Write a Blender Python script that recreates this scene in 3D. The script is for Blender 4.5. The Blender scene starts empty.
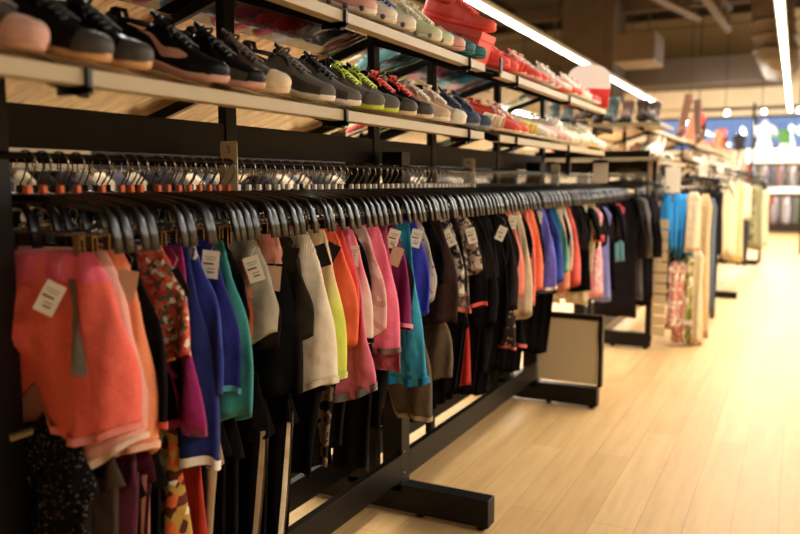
import bpy, math, random
from mathutils import Vector, Matrix, noise
R = random.Random(7)
PI = math.pi
SC = bpy.context.scene
COL = SC.collection
# ---------------------------------------------------------------- camera
FPX = 780.0
PITCH = math.atan(85/FPX)
YAW = math.atan(397*math.cos(PITCH)/FPX)
CZ = 1.38
cam = bpy.data.cameras.new('camera'); camo = bpy.data.objects.new('camera', cam); COL.objects.link(camo)
camo.location = (0, 0, CZ)
camo.rotation_euler = (PI/2-PITCH, 0, YAW)
cam.lens = FPX/800*36; cam.sensor_width = 36; cam.clip_end = 100; cam.clip_start = .02
cam.dof.use_dof = True; cam.dof.focus_distance = 2.4; cam.dof.aperture_fstop = 1.9
SC.camera = camo
_rot = camo.rotation_euler.to_matrix()
def ray(u, v):
    return _rot @ Vector((u-400, -(v-267), -FPX))
def onX(u, v, X):
    d = ray(u, v); t = X/d.x; return Vector((X, d.y*t, CZ+d.z*t))
def onY(u, v, Y):
    d = ray(u, v); t = Y/d.y; return Vector((d.x*t, Y, CZ+d.z*t))
def Yat(u, X, v=182): return onX(u, v, X).y
# ---------------------------------------------------------------- materials
MC = {}
def lin(c):
    return tuple(((x/255)/12.92 if x/255 <= .04045 else ((x/255+.055)/1.055)**2.4) for x in c)
def base(name, rgb, rough=.6, metal=0, spec=.5):
    m = bpy.data.materials.new(name); m.use_nodes = True
    b = m.node_tree.nodes['Principled BSDF']
    b.inputs['Base Color'].default_value = (*lin(rgb), 1)
    b.inputs['Roughness'].default_value = rough; b.inputs['Metallic'].default_value = metal
    b.inputs['Specular IOR Level'].default_value = spec
    return m, m.node_tree, b
def plain(rgb, rough=.6, metal=0, var=.06, scale=20, bump=0, spec=.5):
    k = ('p', rgb, rough, metal, var, scale, bump)
    if k in MC: return MC[k]
    m, nt, b = base('surface', rgb, rough, metal, spec if max(rgb) > 60 or rough < .35 else .22)
    tc = nt.nodes.new('ShaderNodeTexCoord'); n = nt.nodes.new('ShaderNodeTexNoise'); n.inputs['Scale'].default_value = scale
    n.inputs['Detail'].default_value = 3
    nt.links.new(tc.outputs['Object'], n.inputs['Vector'])
    mx = nt.nodes.new('ShaderNodeMix'); mx.data_type = 'RGBA'
    c = lin(rgb)
    mx.inputs[6].default_value = (*[x*(1-var*2) for x in c], 1); mx.inputs[7].default_value = (*[min(1, x*(1+var*2)) for x in c], 1)
    nt.links.new(n.outputs['Fac'], mx.inputs[0]); nt.links.new(mx.outputs[2], b.inputs['Base Color'])
    if bump:
        bp = nt.nodes.new('ShaderNodeBump'); bp.inputs['Strength'].default_value = bump; bp.inputs['Distance'].default_value = .005
        nt.links.new(n.outputs['Fac'], bp.inputs['Height']); nt.links.new(bp.outputs[0], b.inputs['Normal'])
    MC[k] = m; return m
def fabric(rgb, pat=None, rgb2=None, rgb3=None, scale=30, rough=.85):
    k = ('f', rgb, pat, rgb2, rgb3, scale, rough)
    if k in MC: return MC[k]
    m, nt, b = base('fabric', rgb, rough, 0, .25)
    N = nt.nodes.new; L = nt.links.new
    tc = N('ShaderNodeTexCoord')
    dark = max(rgb) < 70
    b.inputs['Sheen Weight'].default_value = 0 if dark else .12
    b.inputs['Specular IOR Level'].default_value = .06 if dark else .2
    fine = N('ShaderNodeTexNoise'); fine.inputs['Scale'].default_value = 260; L(tc.outputs['Object'], fine.inputs['Vector'])
    fold = N('ShaderNodeTexNoise'); fold.inputs['Scale'].default_value = 15; fold.inputs['Detail'].default_value = 1.2; L(tc.outputs['Object'], fold.inputs['Vector'])
    add = N('ShaderNodeMath'); add.operation = 'MULTIPLY_ADD'; L(fine.outputs['Fac'], add.inputs[0]); add.inputs[1].default_value = .03; L(fold.outputs['Fac'], add.inputs[2])
    bp = N('ShaderNodeBump'); bp.inputs['Strength'].default_value = .7; bp.inputs['Distance'].default_value = .02
    L(add.outputs[0], bp.inputs['Height']); L(bp.outputs[0], b.inputs['Normal'])
    ramp = N('ShaderNodeValToRGB'); e = ramp.color_ramp
    a = lin(rgb); b2 = lin(rgb2 or rgb); c3 = lin(rgb3 or rgb2 or rgb)
    if pat is None:
        src = fine.outputs['Fac']
        e.elements[0].position = .3; e.elements[0].color = (*[x*.88 for x in a], 1); e.elements[1].position = .7; e.elements[1].color = (*[min(1, x*1.1) for x in a], 1)
    elif pat in ('heather', 'camo'):
        n = N('ShaderNodeTexNoise'); n.inputs['Scale'].default_value = 350 if pat == 'heather' else scale; n.inputs['Detail'].default_value = 4
        L(tc.outputs['Object'], n.inputs['Vector']); src = n.outputs['Fac']
        if pat == 'heather':
            e.elements[0].position = .35; e.elements[1].position = .65; e.elements[0].color = (*a, 1); e.elements[1].color = (*b2, 1)
        else:
            e.interpolation = 'CONSTANT'; e.elements[0].color = (*a, 1); e.elements[1].position = .48; e.elements[1].color = (*b2, 1)
            q = e.elements.new(.57); q.color = (*c3, 1)
    elif pat == 'floral':
        n = N('ShaderNodeTexVoronoi'); n.inputs['Scale'].default_value = scale
        L(tc.outputs['Object'], n.inputs['Vector'])
        sp = N('ShaderNodeSeparateColor'); L(n.outputs['Color'], sp.inputs[0]); src = sp.outputs[0]
        e.interpolation = 'CONSTANT'; e.elements[0].color = (*a, 1); e.elements[1].position = .4; e.elements[1].color = (*b2, 1)
        q = e.elements.new(.7); q.color = (*c3, 1); q = e.elements.new(.88); q.color = (*lin((235, 225, 205)), 1)
    elif pat in ('stripes', 'hstripes'):
        w = N('ShaderNodeTexWave'); w.wave_type = 'BANDS'; w.bands_direction = 'Z' if pat == 'hstripes' else 'X'
        w.inputs['Scale'].default_value = scale; w.inputs['Distortion'].default_value = .6
        L(tc.outputs['Object'], w.inputs['Vector']); src = w.outputs['Fac']
        e.interpolation = 'CONSTANT'; e.elements[0].color = (*a, 1); e.elements[1].position = .72; e.elements[1].color = (*b2, 1)
    elif pat == 'vgrad':   # dip-dyed cloth: colour changes down the garment
        s = N('ShaderNodeSeparateXYZ'); L(tc.outputs['Object'], s.inputs[0])
        mm = N('ShaderNodeMapRange'); mm.inputs[1].default_value = -.12; mm.inputs[2].default_value = -.24
        L(s.outputs[2], mm.inputs[0]); src = mm.outputs[0]
        e.elements[0].color = (*a, 1); e.elements[1].color = (*b2, 1)
    elif pat == 'dots':
        n = N('ShaderNodeTexVoronoi'); n.inputs['Scale'].default_value = scale; L(tc.outputs['Object'], n.inputs['Vector'])
        src = n.outputs['Distance']; e.interpolation = 'CONSTANT'
        e.elements[0].color = (*b2, 1); e.elements[1].position = .25; e.elements[1].color = (*a, 1)
    L(src, ramp.inputs[0]); L(ramp.outputs[0], b.inputs['Base Color'])
    MC[k] = m; return m
def emit(rgb, s):
    m = bpy.data.materials.new('lamp_glow'); m.use_nodes = True; nt = m.node_tree
    b = nt.nodes['Principled BSDF']; b.inputs['Base Color'].default_value = (*rgb, 1)
    b.inputs['Emission Color'].default_value = (*rgb, 1); b.inputs['Emission Strength'].default_value = s
    return m
def glassm(tint=(.85, .93, .9)):
    m, nt, b = base('glass', (255, 255, 255), .04)
    for n in list(nt.nodes):
        if n.type == 'BSDF_PRINCIPLED': nt.nodes.remove(n)
    N = nt.nodes.new
    t = N('ShaderNodeBsdfTransparent'); t.inputs[0].default_value = (*tint, 1)
    g = N('ShaderNodeBsdfGlossy'); g.inputs['Roughness'].default_value = .03
    lw = N('ShaderNodeFresnel'); lw.inputs[0].default_value = 1.5
    mx = N('ShaderNodeMixShader'); nt.links.new(lw.outputs[0], mx.inputs[0]); nt.links.new(t.outputs[0], mx.inputs[1]); nt.links.new(g.outputs[0], mx.inputs[2])
    nt.links.new(mx.outputs[0], nt.nodes['Material Output'].inputs[0])
    return m
# ---------------------------------------------------------------- mesh building
class MB:
    def __init__(s): s.v = []; s.f = []; s.m = []
    def box(s, c, d, M=None, mi=0):
        i = len(s.v); x, y, z = [q/2 for q in d]
        for a in (-1, 1):
            for b in (-1, 1):
                for e in (-1, 1):
                    p = Vector((a*x, b*y, e*z))
                    if M: p = M @ p
                    s.v.append(p+Vector(c))
        for f in ((0, 1, 3, 2), (4, 6, 7, 5), (0, 4, 5, 1), (2, 3, 7, 6), (0, 2, 6, 4), (1, 5, 7, 3)):
            s.f.append(tuple(i+k for k in f)); s.m.append(mi)
        return s
    def loft(s, rings, closed=True, cap0=False, cap1=False, mi=0):
        n = len(rings[0]); i0 = len(s.v)
        for r in rings: s.v.extend([Vector(p) for p in r])
        k = n if closed else n-1
        for a in range(len(rings)-1):
            for b in range(k):
                c = (b+1) % n
                s.f.append((i0+a*n+b, i0+a*n+c, i0+(a+1)*n+c, i0+(a+1)*n+b)); s.m.append(mi)
        if cap0: s.f.append(tuple(i0+j for j in reversed(range(n)))); s.m.append(mi)
        if cap1: s.f.append(tuple(i0+(len(rings)-1)*n+j for j in range(n))); s.m.append(mi)
        return s
    def tube(s, path, r, n=8, cap=True, mi=0, flat=1.0):
        path = [Vector(p) for p in path]; rings = []
        up = Vector((0, 0, 1))
        for i, p in enumerate(path):
            d = (path[min(i+1, len(path)-1)]-path[max(i-1, 0)]).normalized()
            a = d.cross(up)
            if a.length < .05: a = d.cross(Vector((0, 1, 0)))
            a.normalize(); b = a.cross(d).normalized()
            rr = r[i] if isinstance(r, (list, tuple)) else r
            rings.append([p+a*math.cos(t*2*PI/n)*rr+b*math.sin(t*2*PI/n)*rr*flat for t in range(n)])
        return s.loft(rings, True, cap, cap, mi)
    def poly(s, pts, mi=0):
        i = len(s.v); s.v.extend([Vector(p) for p in pts]); s.f.append(tuple(range(i, i+len(pts)))); s.m.append(mi); return s
    def build(s, name, mats, parent=None, smooth=True, loc=None, bevel=0, sub=0, solid=0):
        me = bpy.data.meshes.new(name); me.from_pydata([tuple(p) for p in s.v], [], s.f)
        if not isinstance(mats, (list, tuple)): mats = [mats]
        for m in mats: me.materials.append(m)
        for p, mi in zip(me.polygons, s.m): p.material_index = mi; p.use_smooth = smooth
        import bmesh
        bm = bmesh.new(); bm.from_mesh(me); bmesh.ops.recalc_face_normals(bm, faces=bm.faces); bm.to_mesh(me); bm.free()
        o = bpy.data.objects.new(name, me); COL.objects.link(o)
        if parent: o.parent = parent
        if loc: o.location = loc
        if bevel:
            q = o.modifiers.new('bevel', 'BEVEL'); q.width = bevel; q.segments = 2; q.limit_method = 'ANGLE'
        if solid:
            q = o.modifiers.new('solid', 'SOLIDIFY'); q.thickness = solid; q.offset = 0
        if sub:
            q = o.modifiers.new('sub', 'SUBSURF'); q.levels = sub; q.render_levels = sub
        return o
def tag(o, label, cat, group=None, kind=None):
    o['label'] = label; o['category'] = cat
    if group: o['group'] = group
    if kind: o['kind'] = kind
    return o
def empty(name, loc, label, cat, group=None, rz=0, rot=None):
    o = bpy.data.objects.new(name, None); COL.objects.link(o); o.location = loc
    o.rotation_euler = rot if rot else (0, 0, rz); o.empty_display_size = .05
    return tag(o, label, cat, group)
def struct(o): o['kind'] = 'structure'; return o
def copy_tree(o, parent=None):
    c = o.copy(); COL.objects.link(c); c.parent = parent
    for ch in list(o.children): copy_tree(ch, c)
    return c
# ---------------------------------------------------------------- shared surfaces
BLACKMETAL = plain((17, 13, 10), .42, .0, .05, 30, .05)
BLACKPANEL = plain((10, 8, 6), .5, 0, .06, 12)
CREAM = plain((178, 160, 124), .45, 0, .03, 15)
PLASTIC = plain((9, 8, 7), .33, 0, .03, 60, spec=.5)
STEEL = plain((150, 140, 125), .25, 1, .05, 60)
BRASS = plain((116, 92, 62), .3, 1, .05, 60)
WHITEP = plain((235, 225, 205), .5, 0, .02, 30)
CARD = plain((242, 234, 216), .6, 0, .02, 30)
INK = plain((112, 100, 90), .7, 0, .02, 30)
ORANGEP = plain((224, 108, 52), .4, 0, .04, 30)
GLASS = glassm()
# ---------------------------------------------------------------- the room
YB = 24.0; XL = -9.0; XR = 4.5; YF = -4.0; ZC = onY(720, 15, 24.0).z
def floor_mat():
    m, nt, b = base('wood_floor', (226, 198, 152), .36, 0, .28)
    N = nt.nodes.new; L = nt.links.new
    tc = N('ShaderNodeTexCoord'); mp = N('ShaderNodeMapping'); mp.inputs['Rotation'].default_value = (0, 0, PI/2)
    L(tc.outputs['Object'], mp.inputs[0])
    br = N('ShaderNodeTexBrick'); br.inputs['Scale'].default_value = 1; br.inputs['Brick Width'].default_value = 1.3; br.inputs['Row Height'].default_value = .17
    br.inputs['Mortar Size'].default_value = .0016; br.offset = .37
    br.inputs['Color1'].default_value = (*lin((220, 180, 122)), 1); br.inputs['Color2'].default_value = (*lin((210, 168, 110)), 1); br.inputs['Mortar'].default_value = (*lin((184, 142, 90)), 1)
    L(mp.outputs[0], br.inputs[0])
    mp2 = N('ShaderNodeMapping'); mp2.inputs['Scale'].default_value = (9, .8, 1); L(tc.outputs['Object'], mp2.inputs[0])
    n = N('ShaderNodeTexNoise'); n.inputs['Scale'].default_value = 2.2; n.inputs['Detail'].default_value = 6; n.inputs['Roughness'].default_value = .6
    L(mp2.outputs[0], n.inputs['Vector'])
    r = N('ShaderNodeValToRGB'); r.color_ramp.elements[0].position = .3; r.color_ramp.elements[0].color = (.82, .77, .70, 1); r.color_ramp.elements[1].position = .62; r.color_ramp.elements[1].color = (1.04, 1.04, 1.04, 1)
    L(n.outputs['Fac'], r.inputs[0])
    mx = N('ShaderNodeMix'); mx.data_type = 'RGBA'; mx.blend_type = 'MULTIPLY'; mx.inputs[0].default_value = .75
    L(br.outputs['Color'], mx.inputs[6]); L(r.outputs[0], mx.inputs[7]); L(mx.outputs[2], b.inputs['Base Color'])
    bp = N('ShaderNodeBump'); bp.inputs['Strength'].default_value = .12; bp.inputs['Distance'].default_value = .003
    L(n.outputs['Fac'], bp.inputs['Height']); L(bp.outputs[0], b.inputs['Normal'])
    rr = N('ShaderNodeMapRange'); rr.inputs[3].default_value = .42; rr.inputs[4].default_value = .6
    L(n.outputs['Fac'], rr.inputs[0]); L(rr.outputs[0], b.inputs['Roughness'])
    return m
struct(MB().box(((XL+XR)/2, (YB+YF)/2, -.05), (XR-XL+.4, YB-YF+.4, .1)).build('floor', floor_mat(), smooth=False))
struct(MB().box(((XL+XR)/2, (YB+YF)/2, ZC+.05), (XR-XL+.4, YB-YF+.4, .1)).build('ceiling', plain((40, 33, 27), .9, 0, .2, 1.5), smooth=False))
WALLM = plain((172, 156, 126), .85, 0, .05, 2)
struct(MB().box((XL-.1, (YB+YF)/2, ZC/2), (.2, YB-YF, ZC)).build('wall_left', WALLM, smooth=False))
struct(MB().box((XR+.1, (YB+YF)/2, ZC/2), (.2, YB-YF, ZC)).build('wall_right', WALLM, smooth=False))
# back wall: panelled above, window band, wall below
wz0 = onY(770, 149, YB).z; wz1 = onY(770, 115, YB).z
wx0 = onY(655, 130, YB).x
mb = MB()
mb.box(((XL+XR)/2, YB+.1, wz0/2), (XR-XL, .2, wz0))
mb.box(((XL+XR)/2, YB+.1, (wz1+ZC)/2), (XR-XL, .2, ZC-wz1))
mb.box(((XL+wx0)/2, YB+.1, (wz0+wz1)/2), (wx0-XL, .2, wz1-wz0))
def wall_mat():
    m, nt, b = base('panel_wall', (205, 186, 150), .8)
    N = nt.nodes.new; L = nt.links.new
    tc = N('ShaderNodeTexCoord'); mp = N('ShaderNodeMapping'); mp.inputs['Rotation'].default_value = (PI/2, 0, 0); L(tc.outputs['Object'], mp.inputs[0])
    br = N('ShaderNodeTexBrick'); br.inputs['Scale'].default_value = 1; br.inputs['Brick Width'].default_value = 2.6; br.inputs['Row Height'].default_value = 1.15; br.inputs['Mortar Size'].default_value = .02; br.offset = 0
    br.inputs['Color1'].default_value = (*lin((206, 193, 166)), 1); br.inputs['Color2'].default_value = (*lin((198, 184, 156)), 1); br.inputs['Mortar'].default_value = (*lin((120, 104, 78)), 1)
    L(mp.outputs[0], br.inputs[0]); L(br.outputs[0], b.inputs['Base Color']); return m
struct(mb.build('wall_back', wall_mat(), smooth=False))
win = MB()
win.box(((wx0+XR)/2, YB+.08, wz0+.03), (XR-wx0, .12, .06)).box(((wx0+XR)/2, YB+.08, wz1-.03), (XR-wx0, .12, .06))
xx = wx0
while xx < XR:
    win.box((xx, YB+.08, (wz0+wz1)/2), (.06, .12, wz1-wz0)); xx += 1.35
wo = struct(win.build('window_1', BLACKMETAL, smooth=False))
MB().box(((wx0+XR)/2, YB+.1, (wz0+wz1)/2), (XR-wx0, .01, wz1-wz0)).build('pane', glassm((.9, .93, 1)), wo, smooth=False)
# ---------------------------------------------------------------- ceiling services
DK = plain((62, 50, 38), .8, 0, .1, 3)
DK2 = plain((84, 68, 50), .75, 0, .1, 3)
def box_px(u0, u1, v0, v1, Y, dy, name, mat, label, cat, group=None, bevel=.02):
    um = (u0+u1)/2 if u1-u0 < 150 else 690
    a = onY(u0, v1, Y); b = onY(u1, v0, Y); a.z = onY(um, v1, Y).z; b.z = min(ZC, onY(um, v0, Y).z)
    o = MB().box(((a.x+b.x)/2, Y+dy/2, (a.z+b.z)/2), (abs(b.x-a.x), dy, abs(b.z-a.z))).build(name, mat, smooth=False, bevel=bevel)
    return tag(o, label, cat, group)
box_px(380, 792, 57, 84, 22.0, 1.6, 'air_duct', DK, 'long dark brown rectangular air duct running across the far wall', 'duct')
o = box_px(560, 617, -60, 98, 20.0, 1.5, 'duct_riser', DK, 'tall dark square duct riser dropping from the ceiling left of the hanging box', 'duct')
o = box_px(613, 655, 31, 61, 16.0, 1.2, 'air_handler', DK2, 'brown box-shaped air handler hanging below the dark ceiling', 'air handler')
a = onY(634, 31, 16.6)
for s in (-.3, .3):
    MB().tube([(a.x+s, 16.6, a.z-.05), (a.x+s, 16.6, ZC)], .012).build('hanging_rod', DK, None).name = 'rod_tmp'
    r = bpy.data.objects['rod_tmp']; r.name = 'hanging_rod'; r.parent = o; r.matrix_parent_inverse = Matrix.Identity(4)
# round duct elbow near right
p0 = onY(772, -40, 19); p1 = onY(773, 22, 19); p2 = onY(776, 50, 19); p3 = onY(781, 68, 19.4)
d = empty('round_duct', (p1.x, 19, p1.z), 'fat round grey spiral duct curving down beside the right strip light', 'duct')
L0 = Vector(d.location)
MB().tube([p0-L0, p1-L0, (p1+p2)/2-L0, p2-L0, p3-L0], [.42, .42, .43, .42, .38], 20).build('duct_pipe', plain((96, 82, 66), .6, 0, .08, 8), d)
mb = MB()
for q in (p1, (p1+p2)/2, p2): mb.tube([q-L0-Vector((0, 0, .03)), q-L0+Vector((0, 0, .03))], .46, 20)
mb.build('joint_band', plain((90, 78, 62), .4, .7, .05, 8), d)
# roof trusses
def truss(a, b, label, w=.09, dep=.45):
    a = Vector(a); b = Vector(b); mid = (a+b)/2
    e = empty('roof_truss', a, label, 'truss'); bb = b-a
    mb = MB(); mb.tube([(0, 0, 0), bb], w, 4); mb.build('bottom_chord', DK2, e, smooth=False)
    mb = MB(); mb.tube([(0, 0, dep), bb+Vector((0, 0, dep))], w, 4); mb.build('top_chord', DK, e, smooth=False)
    mb = MB(); n = 14
    for i in range(n):
        p = bb*(i/n); q = bb*((i+.5)/n)+Vector((0, 0, dep)); r = bb*((i+1)/n)
        mb.tube([p, q], .03, 4); mb.tube([q, r], .03, 4)
    mb.build('web_bars', DK2, e, smooth=False)
def tp(u, v, Z):
    dd = ray(u, v); t = (Z-CZ)/dd.z; return Vector((dd.x*t, dd.y*t, Z))
truss((-5.1, 9.5, ZC-.5), (-2.2, 19.5, ZC-.9), 'open-web steel roof truss slanting above the brown air handler')
q = onY(728, 30, 19)
truss((q.x-.95, 9.5, ZC-.5), (q.x, 19, q.z), 'grey steel roof truss ending over the pale wall panels')
for i, (xx, lab) in enumerate([(-7.2, 'far left dark roof purlin under the ceiling'), (.9, 'dark roof purlin right of the round duct')]):
    tag(MB().box((xx, 12, ZC-.25), (.25, 23, .3)).build('roof_purlin', DK, smooth=False), lab, 'beam')
tag(MB().box((-2.4, 20.9, ZC-.18), (12, .3, .34)).build('roof_beam', DK, smooth=False), 'dark cross beam under the ceiling above the pale back wall', 'beam')
# ---------------------------------------------------------------- strip lights
def strip(u1, v1, y0, label, power, dx=None):
    d = ray(u1, v1); t = 21.5/d.y; e = d*t; ZS = CZ+e.z if dx is None else 3.0
    X = e.x if dx is None else dx; y1 = min(e.y, 23) if dx is None else 22
    g = empty('strip_light', (X, y0, ZS), label, 'light')
    ln = y1-y0
    MB().box((0, ln/2, .075), (.09, ln, .06)).build('housing', plain((200, 190, 165), .5, .2, .03, 8), g, smooth=False)
    MB().tube([(0, .02, .03), (0, ln-.02, .03)], .026, 10).build('tube_diffuser', emit((1, .95, .84), 10), g)
    mb = MB()
    k = 0
    while k < ln: mb.tube([(0, k+.3, .1), (0, k+.3, ZC-ZS)], .006, 6); k += 3
    mb.build('suspension_wire', DK, g)
    n = 3
    for i in range(n):
        la = bpy.data.lights.new('strip_lamp', 'AREA'); la.shape = 'RECTANGLE'; la.size = .1; la.size_y = ln/n-.1
        la.energy = power*ln/n; la.color = (1, .95, .86)
        lo = bpy.data.objects.new('strip_lamp', la); COL.objects.link(lo); lo.parent = g; lo.location = (0, ln*(i+.5)/n, -.02)
strip(660, 107, 2.2, 'long glowing strip light above the shoe shelves, left of the aisle', 21)
strip(790, 112, 4.6, 'long glowing strip light over the aisle at the right edge of the view', 12)
strip(0, 0, .4, 'unseen strip light added as fill, out to the right', 15, 2.4)  # added fill strip out of view, brightens the aisle side of the rack
strip(0, 0, 2.0, 'strip light behind the shoe rack on the far left', 30, -6.0)
wd = bpy.data.worlds.new('world'); SC.world = wd; wd.use_nodes = True
bg = wd.node_tree.nodes['Background']; bg.inputs[0].default_value = (.34, .46, .72, 1); bg.inputs[1].default_value = .42
SC.view_settings.view_transform = 'Standard'; SC.view_settings.look = 'None'; SC.view_settings.gamma = 1; SC.view_settings.use_curve_mapping = False
SC.view_settings.exposure = 1.2
struct(MB().box(((XL+XR)/2, YF-.1, ZC/2), (XR-XL, .2, ZC)).build('wall_front', WALLM, smooth=False))
# ---------------------------------------------------------------- hangers
RX = -1.40; RZ = 1.43          # rail axis
def hanger_proto(clipmat, label, group, clipcol='orange'):
    e = empty('clothes_hanger', (RX, 0, 0), label, 'hanger', group)
    # hook : a metal ring over the rail and a neck
    mb = MB(); pts = []
    for i in range(15):
        a = math.radians(-125+i*21)   # starts left low, over the top, to lower right
        pts.append((-math.sin(math.radians(180)-a)*0+math.sin(a)*.0235*1.0, 0, math.cos(a)*.0235))
    pts = [(math.sin(math.radians(t))*.026, 0, RZ+.0115-.0240+math.cos(math.radians(t))*.026) for t in range(-120, 150, 15)]
    pts = [(x, y, z) for x, y, z in pts]
    pts += [(.014, 0, RZ-.040), (.002, 0, RZ-.053), (0, 0, RZ-.07), (0, 0, RZ-.095)]
    mb.tube(pts, .0021, 6); mb.build('hook', STEEL, e)
    MB().box((0, 0, RZ-.066), (.0145, .012, .018)).build('size_clip', clipmat, e, smooth=False, bevel=.002)
    # body: broad shoulders that bend down into flat ends
    rings = []
    path = [(-.224, -.19), (-.218, -.155), (-.208, -.124), (-.19, -.106), (-.15, -.097), (-.08, -.089), (-.02, -.082), (.02, -.082), (.08, -.089), (.15, -.097), (.19, -.106), (.208, -.124), (.218, -.155), (.224, -.19)]
    for i, (x, z) in enumerate(path):
        a = Vector((path[max(0, i-1)][0], path[max(0, i-1)][1])); b = Vector((path[min(13, i+1)][0], path[min(13, i+1)][1]))
        d = (b-a).normalized(); nx, nz = -d.y, d.x
        w = .0125 if abs(x) > .19 else .0075; h = .0045 if abs(x) > .19 else .009
        r = []
        for k in range(10):
            t = k*2*PI/10; cy = math.copysign(abs(math.cos(t))**.6, math.cos(t))*w; q = math.copysign(abs(math.sin(t))**.6, math.sin(t))*h
            r.append((x+nx*q, cy, RZ+z+nz*q))
        rings.append(r)
    MB().loft(rings, True, True, True).build('shoulder_bar', PLASTIC, e)
    mb = MB(); mb.tube([(-.2, 0, RZ-.112), (-.19, 0, RZ-.155), (.19, 0, RZ-.155), (.2, 0, RZ-.112)], .0022, 6); mb.build('trouser_bar', STEEL, e)
    for s in (-1, 1):
        mb = MB(); mb.box((s*.125, -.006, RZ-.182), (.016, .004, .06)).box((s*.125, .006, RZ-.182), (.016, .004, .05)); mb.tube([(s*.125-.008, 0, RZ-.158), (s*.125+.008, 0, RZ-.158)], .006, 8)
        mb.build('clip', BRASS if clipcol == 'orange' else PLASTIC, e, smooth=False)
    return e
WTOP = RZ-.193   # top of a clipped waistband
hp_o = hanger_proto(ORANGEP, 'black hanger with an orange size clip on the nearest section of the top rail', 'hangers with orange size clips')
hp_w = hanger_proto(WHITEP, 'black hanger with a white size clip on the middle section of the top rail', 'hangers with white size clips', 'w')
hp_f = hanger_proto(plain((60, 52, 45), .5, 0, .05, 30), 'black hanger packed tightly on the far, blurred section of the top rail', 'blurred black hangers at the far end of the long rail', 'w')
used = set()
def place_hanger(Y, rx=RX, dz=0, proto=None, label=None, group=None, rz=None):
    p = proto or (hp_o if Y < 1.72 else hp_w if Y < 3.6 else hp_f)
    if id(p) not in used: used.add(id(p)); h = p
    else: h = copy_tree(p)
    h.location = (rx, Y, dz); h.rotation_euler = (0, 0, R.uniform(-.07, .07) if rz is None else rz+R.uniform(-.05, .05))
    if label: h['label'] = label
    if group: h['group'] = group
    return h
# ---------------------------------------------------------------- garments
class Sheet:
    def __init__(s, prof, wv=.006, seed=0, k=98, slant=0, L=1, fb=0, notch=0, vent=0):
        s.fb = fb; s.notch = notch; s.vent = vent
        s.p = prof; s.wv = wv; s.ph = (math.sin(seed*12.9898+4.1)*43758.5453 % 1)*6.28; s.k = k; s.slant = slant; s.L = L; s.seed = seed
    def pt(s, t, th, off=0):
        z, cx, hw, ht = s.p(t); hw0 = hw; c = math.cos(th); q = math.sin(th)
        x = cx+(hw+off)*math.copysign(abs(c)**.85, c)
        amp = s.wv*min(1, .25+t*1.2)
        w = amp*(math.sin(s.k*x+s.ph+1.5*t)+.5*math.sin(s.k*.43*x+2*s.ph))
        r = 1+.22*t*math.sin(3*th+s.ph)+.12*math.sin(7*th+s.ph*2+t*3)
        y = (ht*r+off)*math.copysign(abs(q)**.8, q)+w
        x += .0035*t*math.sin(4*t+s.ph)*math.copysign(1, c)
        y += .0016*math.sin(260*x+s.ph)*max(0, 1-t*2.2)
        z += s.slant*(x-cx)*t + .007*t*t*math.sin(31*x+s.ph*3+1.3*math.sin(th))
        q_ = math.sin(th)
        if s.fb: z += s.fb*max(0, -q_)*t**3*.6-s.fb*max(0, q_)*t**3*.4
        if s.notch and t > .45:
            g = math.exp(-(x/(.022+.02*t))**2); k_ = (t-.45)/.55
            z += s.notch*s.L*g*k_*.45; y *= 1-.93*g*min(1, k_*2)
        if s.vent: z += s.vent*t**3*(x/max(.01, hw0))**4
        return Vector((x, y, z))
    def mesh(s, mb, n=26, m=12, captop=True, mi=0, t0=0, t1=1, off=0, ret=True):
        rings = [[s.pt(t0+(t1-t0)*i/m, k*2*PI/n, off) for k in range(n)] for i in range(m+1)]
        if ret:
            for dz, sc in ((.004, -.003), (.03, -.004)):
                rings.append([s.pt(t1, k*2*PI/n, off+sc)+Vector((0, 0, dz)) for k in range(n)])
        mb.loft(rings, True, captop, False, mi)
    def band(s, mb, t0, t1, off=.0018, n=30, th0=0, th1=2*PI, m=3):
        closed = abs(th1-th0-2*PI) < 1e-3
        N = n if closed else n+1
        rings = [[s.pt(t0+(t1-t0)*i/m, th0+(th1-th0)*k/n, off) for k in range(N)] for i in range(m+1)]
        mb.loft(rings, closed)
def lerp(a, b, t): return a+(b-a)*t
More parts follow.
